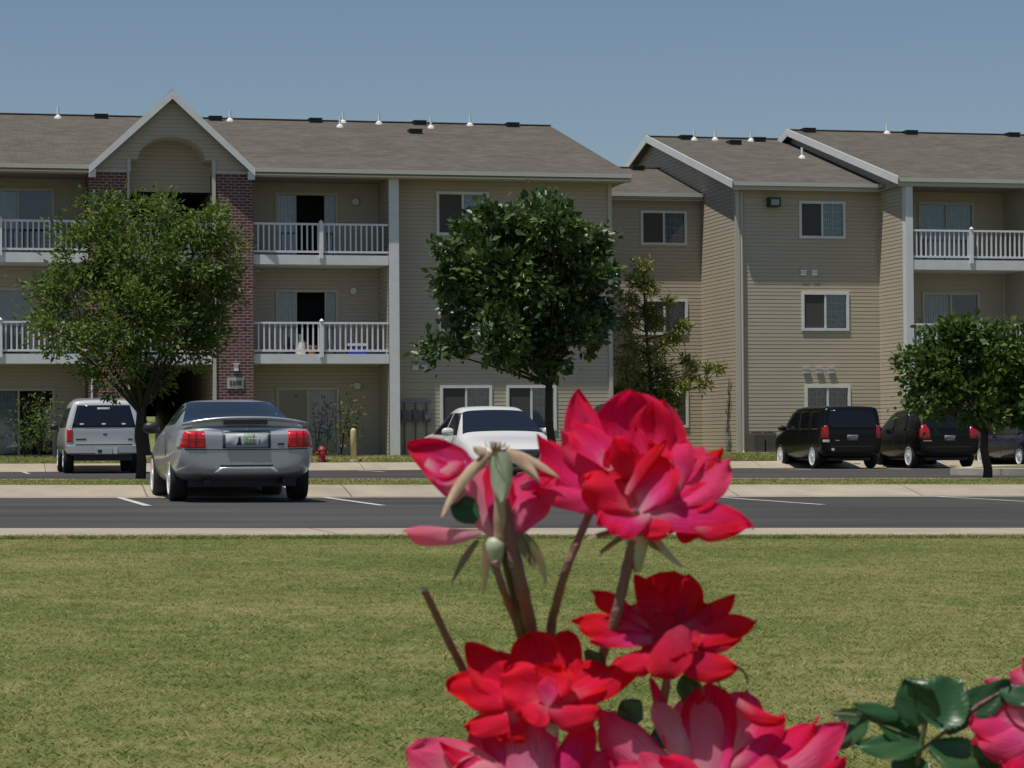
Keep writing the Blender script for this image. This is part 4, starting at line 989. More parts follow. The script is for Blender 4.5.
tree('pear_tree', 'dense dark green round tree in the centre, behind the rose blooms', (p.x, V2, gz(ISL, p.x, 42.4)-.02), tuple(fk),
     bl([(530, 240, 40), (482, 250, 30), (572, 258, 34), (470, 296, 28), (535, 305, 50), (588, 308, 26), (498, 335, 26), (570, 338, 28), (438, 350, 14), (455, 342, 14), (545, 210, 20), (492, 222, 18), (535, 352, 22), (598, 276, 16), (455, 275, 16), (590, 235, 18), (556, 225, 24), (510, 280, 40), (450, 250, 10), (470, 232, 12), (515, 215, 14)], V2, .7, 5),
     560, 34, .13, .62, leafB, 12, .075, 'young street trees on the kerb islands', cs=.20)
V3_ = 44.3; p = onv(987, 477, V3_); fk = onv(985, 428, V3_)
tree('maple_tree', 'bushy low tree with dark trunk at the right edge before the navy sedan', (p.x, V3_, gz(ISL, p.x, 43)-.1), tuple(fk),
     bl([(970, 362, 36), (932, 372, 26), (1012, 372, 34), (958, 338, 20), (1045, 380, 36), (915, 362, 14), (972, 398, 28), (1000, 348, 24), (925, 398, 16), (940, 350, 16), (975, 328, 12), (1060, 350, 26), (1010, 410, 20), (945, 412, 12), (1040, 415, 24), (1085, 390, 24)], V3_, .6, 7),
     420, 32, .12, .7, leafC, 13, .085, 'young street trees on the kerb islands', cs=.2)
# thin pine by the wall
VP = 75.2
pineL = leaf_mat('pine_needles', (.11, .15, .028), (.30, .32, .075), .55, .3, .15)
p = onv(655, 456, VP); T = tag(empty('pine_tree', (p.x, VP, gz(YARD, p.x, VP))), 'thin straggly pine standing against the recessed wall, right of the dark green tree', 'tree')
B = Vector(T.location); tk = MB(); spine = [(655, 458), (652, 400), (647, 340), (644, 290), (643, 262)]
tk.tube([onv(a, b, VP)-B for a, b in spine], [.09, .07, .05, .03, .012], 8)
cl_ = [(643, 268, 9), (636, 282, 7), (650, 288, 8), (631, 300, 8), (646, 312, 10), (629, 322, 11), (655, 322, 10), (668, 302, 6), (683, 327, 7), (674, 338, 8), (662, 345, 9), (635, 345, 12), (650, 358, 13), (628, 366, 12), (660, 372, 13), (637, 384, 14), (622, 392, 10), (655, 394, 14), (670, 385, 10), (692, 366, 6), (690, 378, 7), (704, 384, 7), (719, 369, 5), (708, 368, 5), (683, 387, 8), (664, 402, 12), (630, 408, 13), (645, 415, 15), (668, 418, 9), (676, 404, 6), (686, 360, 5), (640, 435, 13), (660, 438, 10)]
cen = []; dirs = []
for (a, b, rp) in cl_:
    vv = VP+rnd.uniform(-.35, .35); c = onv(a, b, vv)-B; rad = rp*VP/FPX
    zt = max(.4, c.z-.25-abs(a-648)*.004); sx = onv(np.interp(zt, [0, 5.5], [655, 644]), 400, VP)-B; tk.tube([(sx.x, 0, zt), (c.x*.6+sx.x*.4, c.y*.5, c.z*.6+zt*.4-.05), tuple(c)], [.03, .02, .01], 6)
    for q in range(int((70+rad*rad*2600)*(1.15 if b < 345 else .85))):
        g_ = Vector((rnd.gauss(0, .5), rnd.gauss(0, .5), rnd.gauss(0, .45)))*rad; cen.append(tuple(c+g_)); dirs.append((g_.x*2, g_.y*2, g_.z*2+.5*rad))
tk.build('trunk', bark, T, smooth=True); leafmesh('crown', cen, dirs, .17, .22, pineL, T, 21)
# slim sapling and shrubs by the doors
sapL = leaf_mat('sapling_leaf', (.09, .10, .02), (.20, .19, .05), .5, .3, .3)
def sapling(px, v, h, rad, n, label, m, seed, name='sapling', cat='sapling'):
    p = onv(px, 455, v); T = tag(empty(name, (p.x, v, gz(YARD, p.x, v))), label, cat); r = random.Random(seed); tk = MB(); cen = []; dirs = []
    for k in range(4):
        a = r.uniform(0, 6.28); q = Vector((math.cos(a)*rad, math.sin(a)*rad, h*r.uniform(.8, 1))); tk.tube([(0, 0, -.05), tuple(q*.5*Vector((.6, .6, 1)) if False else (q.x*.3, q.y*.3, q.z*.5)), tuple(q)], [.02, .014, .005], 6)
        for j in range(n//4): t = r.uniform(.25, 1); c = Vector((q.x*t, q.y*t, q.z*t)); g_ = Vector((r.gauss(0, 1), r.gauss(0, 1), r.gauss(0, 1)))*rad*.55; cen.append(tuple(c+g_)); dirs.append(tuple(g_+Vector((0, 0, .1))))
    tk.build('stem', bark, T); leafmesh('foliage', cen, dirs, .11, .45, m, T, seed)
sapling(341, 71.9, 1.9, .35, 170, 'slim yellowish sapling in front of the ground floor patio door by the bollard', sapL, 31)
sapling(352, 71.8, 1.5, .25, 80, 'short sparse sapling directly behind the yellow bollard', sapL, 32)
sapling(40, 72.2, 1.75, .34, 420, 'tall green shrub before the far left patio door', leafA, 33, 'shrub', 'shrub')
sapling(24, 72.0, 1.3, .30, 200, 'lower green shrub left of the tall one by the patio door', leafA, 34, 'shrub', 'shrub')
# ---------------------------------------------------------------- roses in the foreground
def petal_mat(name, base, midc, rim, back, tr=.32, vein=.2, rimpos=.72):
    m = mat(name); n, l, b = nodes(m)
    uv = n.new('ShaderNodeUVMap'); sp = n.new('ShaderNodeSeparateXYZ'); l.new(uv.outputs[0], sp.inputs[0])
    geo = n.new('ShaderNodeNewGeometry')
    r = n.new('ShaderNodeValToRGB'); e = r.color_ramp.elements
    e[0].position = 0; e[0].color = (*base, 1); e[1].position = 1; e[1].color = (*rim, 1)
    x = e.new(.22); x.color = tuple((a+c)/2 for a, c in zip(base, midc))+(1,); x = e.new(.42); x.color = (*midc, 1); x = e.new(rimpos+.12); x.color = (*rim, 1)
    # edge distance: v plus |u|
    ab = n.new('ShaderNodeMath'); ab.operation = 'ABSOLUTE'; l.new(sp.outputs[0], ab.inputs[0])
    pw = n.new('ShaderNodeMath'); pw.operation = 'POWER'; pw.inputs[1].default_value = 3; l.new(ab.outputs[0], pw.inputs[0])
    ml = n.new('ShaderNodeMath'); ml.operation = 'MULTIPLY_ADD'; ml.inputs[1].default_value = .42; l.new(pw.outputs[0], ml.inputs[0]); l.new(sp.outputs[1], ml.inputs[2])
    ns = n.new('ShaderNodeTexNoise'); ns.inputs['Scale'].default_value = 60; ns.inputs['Detail'].default_value = 4; l.new(geo.outputs['Position'], ns.inputs['Vector'])
    ad = n.new('ShaderNodeMath'); ad.operation = 'MULTIPLY_ADD'; ad.inputs[1].default_value = .35; l.new(ns.outputs[0], ad.inputs[0])
    sb = n.new('ShaderNodeMath'); sb.operation = 'SUBTRACT'; sb.inputs[1].default_value = .175; l.new(ml.outputs[0], sb.inputs[0]); l.new(sb.outputs[0], ad.inputs[2])
    l.new(ad.outputs[0], r.inputs[0])
    # fine veins along the petal
    mp = n.new('ShaderNodeMapping'); mp.inputs['Scale'].default_value = (9, 1.2, 1); l.new(uv.outputs[0], mp.inputs[0])
    vn = n.new('ShaderNodeTexNoise'); vn.inputs['Scale'].default_value = 3.5; vn.inputs['Detail'].default_value = 4; l.new(mp.outputs[0], vn.inputs['Vector'])
    mr = n.new('ShaderNodeMapRange'); mr.inputs['From Min'].default_value = .3; mr.inputs['From Max'].default_value = .7; mr.inputs['To Min'].default_value = 1-vein*1.6; mr.inputs['To Max'].default_value = 1+vein; l.new(vn.outputs[0], mr.inputs[0])
    mx = n.new('ShaderNodeMix'); mx.data_type = 'RGBA'; mx.blend_type = 'MULTIPLY'; mx.inputs[0].default_value = 1; l.new(r.outputs[0], mx.inputs[6]); l.new(mr.outputs[0], mx.inputs[7])
    mb_ = n.new('ShaderNodeMix'); mb_.data_type = 'RGBA'; l.new(geo.outputs['Backfacing'], mb_.inputs[0]); l.new(mx.outputs[2], mb_.inputs[6])
    bk = n.new('ShaderNodeMix'); bk.data_type = 'RGBA'; bk.inputs[0].default_value = .5; l.new(mx.outputs[2], bk.inputs[6]); bk.inputs[7].default_value = (*back, 1); l.new(bk.outputs[2], mb_.inputs[7])
    l.new(mb_.outputs[2], b.inputs['Base Color']); b.inputs['Roughness'].default_value = .7; b.inputs['Specular IOR Level'].default_value = .18
    b.inputs['Sheen Weight'].default_value = .12; b.inputs['Sheen Tint'].default_value = (1, .5, .6, 1)
    bp = n.new('ShaderNodeBump'); bp.inputs['Strength'].default_value = .6; bp.inputs['Distance'].default_value = .0016; l.new(vn.outputs[0], bp.inputs['Height']); l.new(bp.outputs[0], b.inputs['Normal'])
    t = n.new('ShaderNodeBsdfTranslucent'); l.new(mb_.outputs[2], t.inputs[0]); ms = n.new('ShaderNodeMixShader'); ms.inputs[0].default_value = tr
    l.new(b.outputs[0], ms.inputs[1]); l.new(t.outputs[0], ms.inputs[2]); l.new(ms.outputs[0], n['Material Output'].inputs[0]); return m
PM = {'hot': petal_mat('petal_hot', (.92, .50, .54), (.93, .035, .26), (.93, .005, .085), (.88, .07, .26), .45),
      'red': petal_mat('petal_red', (.90, .30, .36), (.92, .012, .085), (.92, .003, .018), (.88, .014, .07), .42),
      'deep': petal_mat('petal_deep', (.60, .09, .18), (.70, .010, .085), (.72, .002, .014), (.64, .014, .05), .35, vein=.18),
      'mag': petal_mat('petal_magenta', (.92, .46, .58), (.90, .060, .30), (.86, .005, .06), (.80, .10, .28), .42),
      'pink': petal_mat('petal_pink', (.96, .70, .70), (.95, .28, .48), (.93, .04, .18), (.94, .38, .50), .5, vein=.2),
      'pale': petal_mat('petal_pale', (.95, .80, .74), (.95, .46, .54), (.93, .09, .24), (.95, .52, .60), .5, vein=.22)}
stemm = mat('rose_stem', (.25, .085, .085), .55, col2=(.17, .10, .07), nscale=90, bump=.3, bscale=300)
stemg = mat('rose_stem_green', (.10, .15, .05), .5, col2=(.16, .08, .05), nscale=60)
hipm = mat('rose_hip', (.30, .36, .22), .5, col2=(.42, .44, .33), nscale=70)
sepdry = mat('dry_sepal', (.50, .40, .27), .7, col2=(.36, .22, .14), nscale=120)
sepg = mat('green_sepal', (.12, .17, .06), .6, col2=(.22, .12, .07), nscale=90)
stam = mat('stamen', (.30, .17, .06), .8)
def rleaf():
    m = mat('rose_leaf', (.022, .075, .030), .30, spec=.5, col2=(.035, .095, .030), nscale=40); n, l, b = nodes(m)
    t = n.new('ShaderNodeBsdfTranslucent'); t.inputs[0].default_value = (.04, .12, .02, 1); ms = n.new('ShaderNodeMixShader'); ms.inputs[0].default_value = .18
    l.new(b.outputs[0], ms.inputs[1]); l.new(t.outputs[0], ms.inputs[2]); l.new(ms.outputs[0], n['Material Output'].inputs[0])
    uv = n.new('ShaderNodeUVMap'); mp = n.new('ShaderNodeMapping'); mp.inputs['Scale'].default_value = (1, 1, 1); l.new(uv.outputs[0], mp.inputs[0])
    sp = n.new('ShaderNodeSeparateXYZ'); l.new(uv.outputs[0], sp.inputs[0]); ab = n.new('ShaderNodeMath'); ab.operation = 'ABSOLUTE'; l.new(sp.outputs[0], ab.inputs[0])
    s1 = n.new('ShaderNodeMath'); s1.operation = 'MULTIPLY_ADD'; s1.inputs[1].default_value = -.45; l.new(ab.outputs[0], s1.inputs[0]); l.new(sp.outputs[1], s1.inputs[2])
    s2 = n.new('ShaderNodeMath'); s2.operation = 'MULTIPLY'; s2.inputs[1].default_value = 48; l.new(s1.outputs[0], s2.inputs[0]); s3 = n.new('ShaderNodeMath'); s3.operation = 'SINE'; l.new(s2.outputs[0], s3.inputs[0])
    bp = n.new('ShaderNodeBump'); bp.inputs['Strength'].default_value = .06; bp.inputs['Distance'].default_value = .0005; l.new(s3.outputs[0], bp.inputs['Height']); l.new(bp.outputs[0], b.inputs['Normal']); return m
leafm = rleaf()
RD = .80; PXM = RD/FPX    # metres per pixel at the blooms
TOCAM = -FW
def petal(parent, base, tip, W, kind='hot', bend=0, cup=.35, curl=0, roll=0, mz=0, shape='round', bw=.30, ruf=1., name='petal', D=RD, maxp=.58, m=None, nu=14, nv=20, inv=1, serr=0, lift=.95, lean=.45):
    """base, tip = (px, py, depth offset in pixels towards the camera); W full width in px; bend = sideways bow in px"""
    tz_ = tip[2]-lean*max(0, base[1]-tip[1])
    P0 = dist(base[0], base[1], D, -base[2]*PXM); P2 = dist(tip[0], tip[1], D, -tz_*PXM); a = (P2-P0); L_ = a.length; ah = a.normalized()
    tn = TOCAM + Vector((-.25, 0, lift)); nr = (tn-ah*tn.dot(ah)).normalized(); wd = ah.cross(nr).normalized()
    wp_ = wd-FW*wd.dot(FW); W = W*min(1.18, 1/max(.3, wp_.length))
    if roll:
        R_ = Matrix.Rotation(roll, 3, ah); wd = R_@wd; nr = R_@nr
    P1 = (P0+P2)/2 + wd*bend*PXM*2 + nr*mz*PXM*2
    seed = rnd.random()*100; mb = MB(); uvs = []
    hw0 = W*PXM/2
    for j in range(nv+1):
        t = j/nv; c = P0*(1-t)**2 + P1*2*t*(1-t) + P2*t*t
        if t < maxp: k = t/maxp; h = bw+(1-bw)*math.sin(k*math.pi/2)
        else:
            k = (t-maxp)/(1-maxp)
            h = math.sqrt(max(0, 1-k**2.4)) if shape == 'round' else max(0, 1-k**1.9)**.8 if shape == 'point' else math.sqrt(max(0, 1-k**2.2))*(1-.22*k)
        if shape == 'round' and j == nv: h = .05
        h *= 1+.07*math.sin(seed+t*8)*ruf
        for i in range(nu+1):
            s = -1+2*i/nu
            hh = h*(1+(serr*.07*(1 if (j % 2) else -1) if abs(s) > .95 and t < .95 else 0))
            e_ = max(0, (max(abs(s), t if t > .5 else 0)-.72)/.28)**1.5; off = -nr*(hw0*.30*e_*ruf*(.35+.65*math.sin(seed*3+s*3+t*4)))+nr*(cup*hw0*h*(s*s)*1.0) + nr*(curl*PXM*(max(0, t-.55)/.45)**2) + nr*(ruf*hw0*.07*math.sin(seed+s*4.3+t*5)*t) + nr*(ruf*hw0*.15*math.sin(seed*2+s*6+t*9)*t*abs(s))
            tipn = ah*(-(abs(s)**2.2)*L_*.06*t + (L_*.025*math.sin(seed+s*5)*t*ruf if j > nv*.6 else 0)) if shape == 'round' else Vector()
            mb.v.append(tuple(c + wd*hw0*hh*s + off + tipn)); uvs.append((s, t))
    for j in range(nv):
        for i in range(nu):
            q = (j*(nu+1)+i, j*(nu+1)+i+1, (j+1)*(nu+1)+i+1, (j+1)*(nu+1)+i); mb.f.append(q)
    # orient faces so that the front side looks along nr
    v = [Vector(x) for x in (mb.v[q[0]], mb.v[q[1]], mb.v[q[2]])]
    if (v[1]-v[0]).cross(v[2]-v[0]).dot(nr)*inv < 0: mb.f = [f[::-1] for f in mb.f]
    mb.uv = uvs
    o = mb.build(name, m or PM[kind], parent, smooth=True)
    return o
def bloomhead(parent, px, py, r, dz=0, m=None, name='bloom'):
    c = dist(px, py, RD, -dz*PXM); mb = MB(); r *= PXM
    mb.lathe((c.x, c.y, c.z-r*1.1), [(.001, -r*2.3), (r*.32, -r*2.1), (r*.62, -r*1.2), (r*.88, -r*.2), (r*.95, r*.5), (r*.6, r*.9), (.001, r)], 16)
    return mb.build(name, m or hipm, parent, smooth=True)
def stem(parent, pts, w0, w1, m=stemm, name='stem', D=RD):
    P = [dist(p[0], p[1], D, -(p[2] if len(p) > 2 else 0)*PXM) for p in pts]
    # catmull-rom smoothing
    Q = []; E_ = [P[0]]+P+[P[-1]]
    for i in range(1, len(E_)-2):
        for k in range(6):
            t = k/6; a, b, c, d = E_[i-1], E_[i], E_[i+1], E_[i+2]
            Q.append(.5*((2*b)+(c-a)*t+(2*a-5*b+4*c-d)*t*t+(3*b-a-3*c+d)*t**3))
    Q.append(P[-1]); mb = MB(); n = len(Q)
    mb.tube(Q, [(w0+(w1-w0)*k/(n-1))*PXM/2*(1+.06*math.sin(k*1.7)) for k in range(n)], 10)
    return mb.build(name, m, parent, smooth=True)
GZR = gz(LAWN, .3, .8)
RB = tag(empty('rose_bush', (0, 0, 0)), 'rose bush with large crimson and pink blooms filling the lower centre', 'rose bush')
# --- the big upper bloom
A = bloomhead(RB, 637, 528, 13, -4)
def ps(parent, lst):
    for q in lst:
        b, t, W, kind = q[:4]; kw = q[4] if len(q) > 4 else {}
        petal(parent, b, t, W, kind, **kw)
ps(A, [
 ((640, 500, -34), (632, 396, -26), 84, 'hot', dict(cup=.30, curl=18, maxp=.62, shape='blunt', bw=.5)),
 ((648, 500, -30), (660, 404, -20), 54, 'mag', dict(cup=.3, curl=16, maxp=.7, shape='blunt', roll=.4)),
 ((604, 478, -26), (578, 388, -16), 40, 'hot', dict(cup=.5, bend=-7, shape='point', maxp=.42, roll=-.3)),
 ((622, 500, -12), (537, 440, -4), 44, 'hot', dict(cup=-.35, bend=-6, curl=8)),
 ((628, 498, -6), (560, 432, 2), 44, 'mag', dict(cup=-.3, bend=6, curl=6, shape='round')),
 ((618, 506, 0), (534, 488, 14), 26, 'hot', dict(cup=-.5, bend=3, curl=-6)),
 ((640, 490, -8), (608, 446, 10), 44, 'hot', dict(cup=.4, curl=14, shape='blunt')),
 ((640, 482, -2), (606, 440, 20), 30, 'red', dict(cup=.6, curl=20, shape='round')),
 ((642, 490, -2), (636, 425, 6), 24, 'hot', dict(cup=.5, shape='point', maxp=.5)),
 ((640, 492, -12), (655, 440, -4), 46, 'mag', dict(cup=.3, shape='round')),
 ((636, 508, 14), (584, 474, 34), 46, 'red', dict(cup=-.25, curl=-6, bend=6, shape='round', bw=.35)),
 ((640, 514, 8), (598, 520, 30), 34, 'hot', dict(cup=-.3, shape='round', bend=4)),
 ((638, 510, 12), (672, 460, 22), 46, 'mag', dict(cup=.45, curl=6, shape='round', maxp=.6)),
 ((626, 494, 18), (666, 440, 30), 15, 'red', dict(cup=-.5, bend=-5, shape='point', maxp=.5)),
 ((676, 492, 0), (684, 436, 10), 26, 'hot', dict(cup=-.6, curl=-10, shape='round', maxp=.7)),
 ((660, 492, -14), (704, 446, -8), 34, 'hot', dict(cup=.3, shape='round')),
 ((676, 472, -18), (723, 448, -8), 20, 'red', dict(cup=-.4, shape='point', bend=3, maxp=.45)),
 ((648, 512, 4), (732, 462, 12), 42, 'mag', dict(cup=.3, bend=4, shape='round', curl=4, maxp=.7)),
 ((656, 512, 6), (722, 490, 16), 30, 'hot', dict(cup=.25, shape='round', bend=2)),
 ((640, 512, 16), (754, 522, 30), 40, 'hot', dict(cup=-.35, bend=-7, shape='point', maxp=.52, curl=-6)),
 ((690, 524, 24), (750, 526, 28), 22, 'red', dict(cup=-.5, shape='point', maxp=.4, bend=2)),
 ((650, 514, 20), (612, 532, 36), 22, 'hot', dict(cup=-.5, shape='round')),
 ((652, 512, 16), (668, 534, 30), 38, 'red', dict(cup=-.3, shape='round')),
 ((680, 518, 6), (700, 536, 14), 30, 'deep', dict(cup=-.3, shape='round')),
 ((612, 470, 2), (574, 420, -2), 40, 'hot', dict(cup=.2, shape='round', roll=.3)),
])
for b, t, wd_, c_ in (((632, 532, 0), (592, 560, 6), 6, sepg), ((626, 530, 0), (584, 540, 8), 7, sepg), ((650, 530, 0), (684, 568, 6), 9, hipm), ((645, 530, 4), (662, 552, 12), 7, sepg)):
    petal(A, b, t, wd_, m=c_, shape='point', cup=-.3, ruf=.4, name='sepal', bend=3, maxp=.3, nv=10, nu=4)
stem(RB, [(637, 536), (630, 556), (622, 590), (612, 630, -6), (602, 658, -40), (590, 720, -64), (575, 800, -50), (560, 900, -40)], 12, 9)
stem(RB, [(638, 524), (636, 536), (633, 552)], 22, 12, stemg, 'stem')
# --- fading bloom with dried sepals on the left
Bh = bloomhead(RB, 495, 536, 11, 0, hipm)
ps(Bh, [
 ((462, 498, -4), (407, 445, 2), 46, 'mag', dict(cup=.35, bend=11, curl=6, shape='point', maxp=.45, bw=.5)),
 ((432, 474, 6), (465, 462, 14), 17, 'pale', dict(cup=-.5, bend=-2, shape='round', bw=.5)),
 ((426, 462, 2), (458, 476, 8), 18, 'hot', dict(cup=.3, bend=3, shape='round', bw=.5)),
 ((482, 531, 4), (404, 526, 18), 20, 'pink', dict(cup=-.6, bend=-3, curl=-6, shape='round', bw=.35, maxp=.75)),
 ((500, 534, 0), (472, 458, 4), 46, 'pink', dict(cup=-.35, shape='round', bw=.45)),
 ((502, 534, 4), (493, 462, 10), 36, 'mag', dict(cup=-.3, shape='blunt', bw=.5)),
 ((506, 532, -4), (534, 466, 0), 46, 'mag', dict(cup=-.35, shape='round', bw=.5)),
 ((512, 520, 2), (556, 478, 6), 34, 'hot', dict(cup=-.3, shape='round', bw=.5, bend=-4)),
 ((520, 486, 8), (552, 476, 14), 16, 'hot', dict(cup=-.4, shape='point', bend=-2)),
])
petal(Bh, (478, 520, -6), (452, 500, -2), 28, m=leafm, shape='blunt', cup=.3, name='leaf', nv=10)
for b, t, wd_, bn, dz_, mm_ in (((490, 452, 16), (441, 520, 20), 12, 9, 0, sepdry), ((499, 452, 20), (501, 504, 22), 24, 0, 0, hipm), ((506, 452, 18), (540, 482, 20), 12, -5, 0, sepdry), ((494, 452, 8), (464, 478, 12), 9, 4, 0, sepdry), ((505, 450, 8), (560, 478, 10), 9, -4, 0, sepdry), ((486, 452, 14), (473, 446, 18), 10, 0, 0, sepdry)):
    petal(Bh, b, t, wd_, m=mm_, shape='point', cup=-.35, ruf=.8, name='sepal', bend=bn, maxp=.35, bw=.7, nv=14, nu=6)
for b, t, wd_, bn in (((486, 540, 4), (483, 596, 6), 8, -1), ((478, 540, 2), (451, 584, 4), 7, 3), ((516, 532, 0), (535, 572, 2), 13, -3), ((524, 534, 2), (546, 588, 4), 9, -5), ((512, 536, 4), (528, 560, 6), 10, -2)):
    petal(Bh, b, t, wd_, m=sepg, shape='point', cup=-.3, ruf=.5, name='sepal', bend=bn, maxp=.35, bw=.6, nv=12, nu=4)
mb = MB()
for k in range(60):
    a = dist(496+rnd.gauss(0, 3.5), 455, RD, -14*PXM+rnd.gauss(0, 3)*PXM); b = a+Vector((rnd.gauss(0, 4), rnd.gauss(0, 4), rnd.uniform(7, 14)))*PXM; mb.tube([a, (a+b)/2+Vector((rnd.gauss(0, 1), 0, 0))*PXM, b], .45*PXM, 4)
mb.build('stamens', stam, Bh)
stem(Bh, [(498, 462, 12), (500, 500, 6), (500, 540, 0)], 12, 14, sepdry, 'receptacle')
stem(RB, [(502, 500, 0), (512, 548), (522, 590, -8), (532, 636, -58), (545, 700, -64), (556, 780, -50), (560, 900, -40)], 15, 15)
stem(RB, [(494, 560, 6), (504, 592, -4), (520, 634, -56), (535, 700, -62), (548, 800, -40)], 8, 9)
stem(RB, [(500, 540, -8), (512, 590, -20), (524, 640, -60)], 8, 8, stemg)
stem(RB, [(590, 512, -10), (580, 536, -8), (566, 570, -6), (556, 606, -34), (551, 632, -56), (548, 720, -62), (552, 800, -30)], 8, 11)
stem(RB, [(424, 590, 0), (432, 606, -10), (448, 640, -30), (468, 680, -56), (495, 740, -60), (530, 820, -40)], 7, 10)
stc = MB(); c = dist(423.5, 589, RD); stc.lathe((c.x, c.y, c.z), [(4.2*PXM, -2*PXM), (3.6*PXM, 1.5*PXM)], 10); stc.build('cut_end', sepdry, RB)
# --- deep red bloom on the right
Ch = bloomhead(RB, 668, 646, 10, -10)
ps(Ch, [
 ((664, 640, -16), (674, 571, -10), 62, 'red', dict(cup=.35, shape='blunt', maxp=.62, bw=.4)),
 ((672, 640, -14), (690, 574, -6), 44, 'red', dict(cup=.3, shape='point', maxp=.55)),
 ((664, 638, -8), (634, 574, -2), 26, 'red', dict(cup=.4, shape='point', maxp=.5, bend=3)),
 ((660, 632, -10), (592, 590, -6), 20, 'red', dict(cup=-.4, shape='round', maxp=.78)),
 ((658, 640, -2), (573, 619, 8), 26, 'red', dict(cup=-.35, shape='round', maxp=.72, bend=3)),
 ((660, 640, -12), (625, 608, -6), 40, 'mag', dict(cup=.3, shape='round')),
 ((668, 640, 0), (590, 640, 8), 18, 'mag', dict(cup=.2, shape='point')),
 ((672, 634, -4), (735, 594, 2), 24, 'red', dict(cup=-.35, shape='point', bend=4, maxp=.5)),
 ((668, 636, -8), (712, 604, -4), 36, 'deep', dict(cup=.3, shape='round')),
 ((670, 642, 6), (756, 620, 14), 34, 'red', dict(cup=-.3, shape='point', bend=-4, maxp=.6)),
 ((690, 640, 2), (742, 636, 8), 26, 'deep', dict(cup=-.2, shape='round')),
 ((668, 646, 10), (738, 668, 24), 32, 'deep', dict(cup=-.3, shape='point', bend=5, maxp=.6)),
 ((684, 626, 14), (650, 674, 30), 46, 'deep', dict(cup=-.3, shape='round', maxp=.66)),
 ((672, 630, 12), (688, 655, 26), 48, 'deep', dict(cup=-.25, shape='round')),
 ((664, 648, 8), (612, 664, 20), 26, 'red', dict(cup=-.3, shape='round', bend=-3)),
 ((668, 640, 2), (655, 612, 8), 26, 'deep', dict(cup=.4, shape='round')),
])
stem(RB, [(668, 660, -14), (664, 700, -20), (650, 760, -30), (620, 860, -40)], 8, 10)
for pts in ([(700, 668, -4), (714, 676, -2), (722, 690, 0)], [(730, 662, -4), (744, 672, -2), (748, 684, 0)], [(690, 672, -6), (700, 684, -4), (704, 694, -2)]): stem(RB, pts, 3, 2, stemg, 'tendril')
# --- scarlet bloom front left
Dh = bloomhead(RB, 548, 722, 12, 0)
ps(Dh, [
 ((548, 704, -8), (530, 632, 2), 58, 'red', dict(cup=.3, shape='blunt', maxp=.62)),
 ((552, 704, -12), (570, 631, -4), 42, 'red', dict(cup=.3, shape='blunt', maxp=.62)),
 ((536, 706, -4), (465, 643, 4), 42, 'red', dict(cup=.35, bend=-7, shape='point', maxp=.5)),
 ((520, 690, -10), (498, 650, -6), 22, 'red', dict(cup=.2, shape='round')),
 ((528, 706, 4), (446, 681, 12), 38, 'red', dict(cup=-.3, shape='blunt', maxp=.6, bend=4)),
 ((530, 712, 8), (464, 727, 16), 26, 'red', dict(cup=-.4, shape='round')),
 ((546, 704, 6), (500, 674, 24), 48, 'red', dict(cup=.3, shape='round')),
 ((548, 702, 4), (646, 654, 14), 30, 'red', dict(cup=-.35, bend=6, shape='point', maxp=.55)),
 ((552, 706, 0), (614, 664, 6), 38, 'red', dict(cup=.3, shape='round')),
 ((546, 706, 12), (600, 712, 26), 30, 'red', dict(cup=-.45, shape='round', bend=2)),
 ((548, 702, 8), (562, 664, 16), 40, 'red', dict(cup=.5, shape='round')),
 ((546, 704, 12), (520, 712, 30), 40, 'red', dict(cup=-.2, shape='round')),
 ((548, 706, 14), (548, 676, 20), 22, 'hot', dict(cup=.6, shape='round')),
 ((512, 712, 10), (500, 742, 18), 40, 'red', dict(cup=-.2, shape='round')),
])
stem(RB, [(548, 736, -6), (550, 790, -20), (556, 900, -40)], 9, 11)
# --- faded pink bloom bottom left
Eh = bloomhead(RB, 520, 800, 14, 10)
ps(Eh, [
 ((528, 800, 24), (406, 748, 34), 62, 'pale', dict(cup=.3, shape='blunt', maxp=.62, bend=-4)),
 ((530, 790, 30), (440, 742, 40), 20, 'mag', dict(cup=-.4, shape='point', bend=-6)),
 ((520, 800, 26), (497, 704, 40), 46, 'mag', dict(cup=-.3, shape='point', maxp=.6, bw=.5)),
 ((528, 800, 34), (524, 708, 46), 62, 'pink', dict(cup=-.3, shape='blunt', maxp=.55, bw=.5)),
 ((545, 790, 20), (534, 708, 24), 16, 'pink', dict(cup=-.3, shape='point', maxp=.4, bend=3)),
 ((540, 800, 30), (588, 718, 38), 36, 'hot', dict(cup=-.5, shape='blunt', maxp=.7, bw=.6)),
 ((548, 800, 20), (610, 750, 24), 46, 'hot', dict(cup=-.3, shape='round')),
 ((510, 800, 36), (450, 770, 46), 50, 'pale', dict(cup=.2, shape='round')),
 ((530, 800, 10), (470, 730, 18), 44, 'pink', dict(cup=.2, shape='point')),
])
stem(RB, [(520, 820, 10), (530, 880, -10), (545, 1000, -40)], 12, 14)
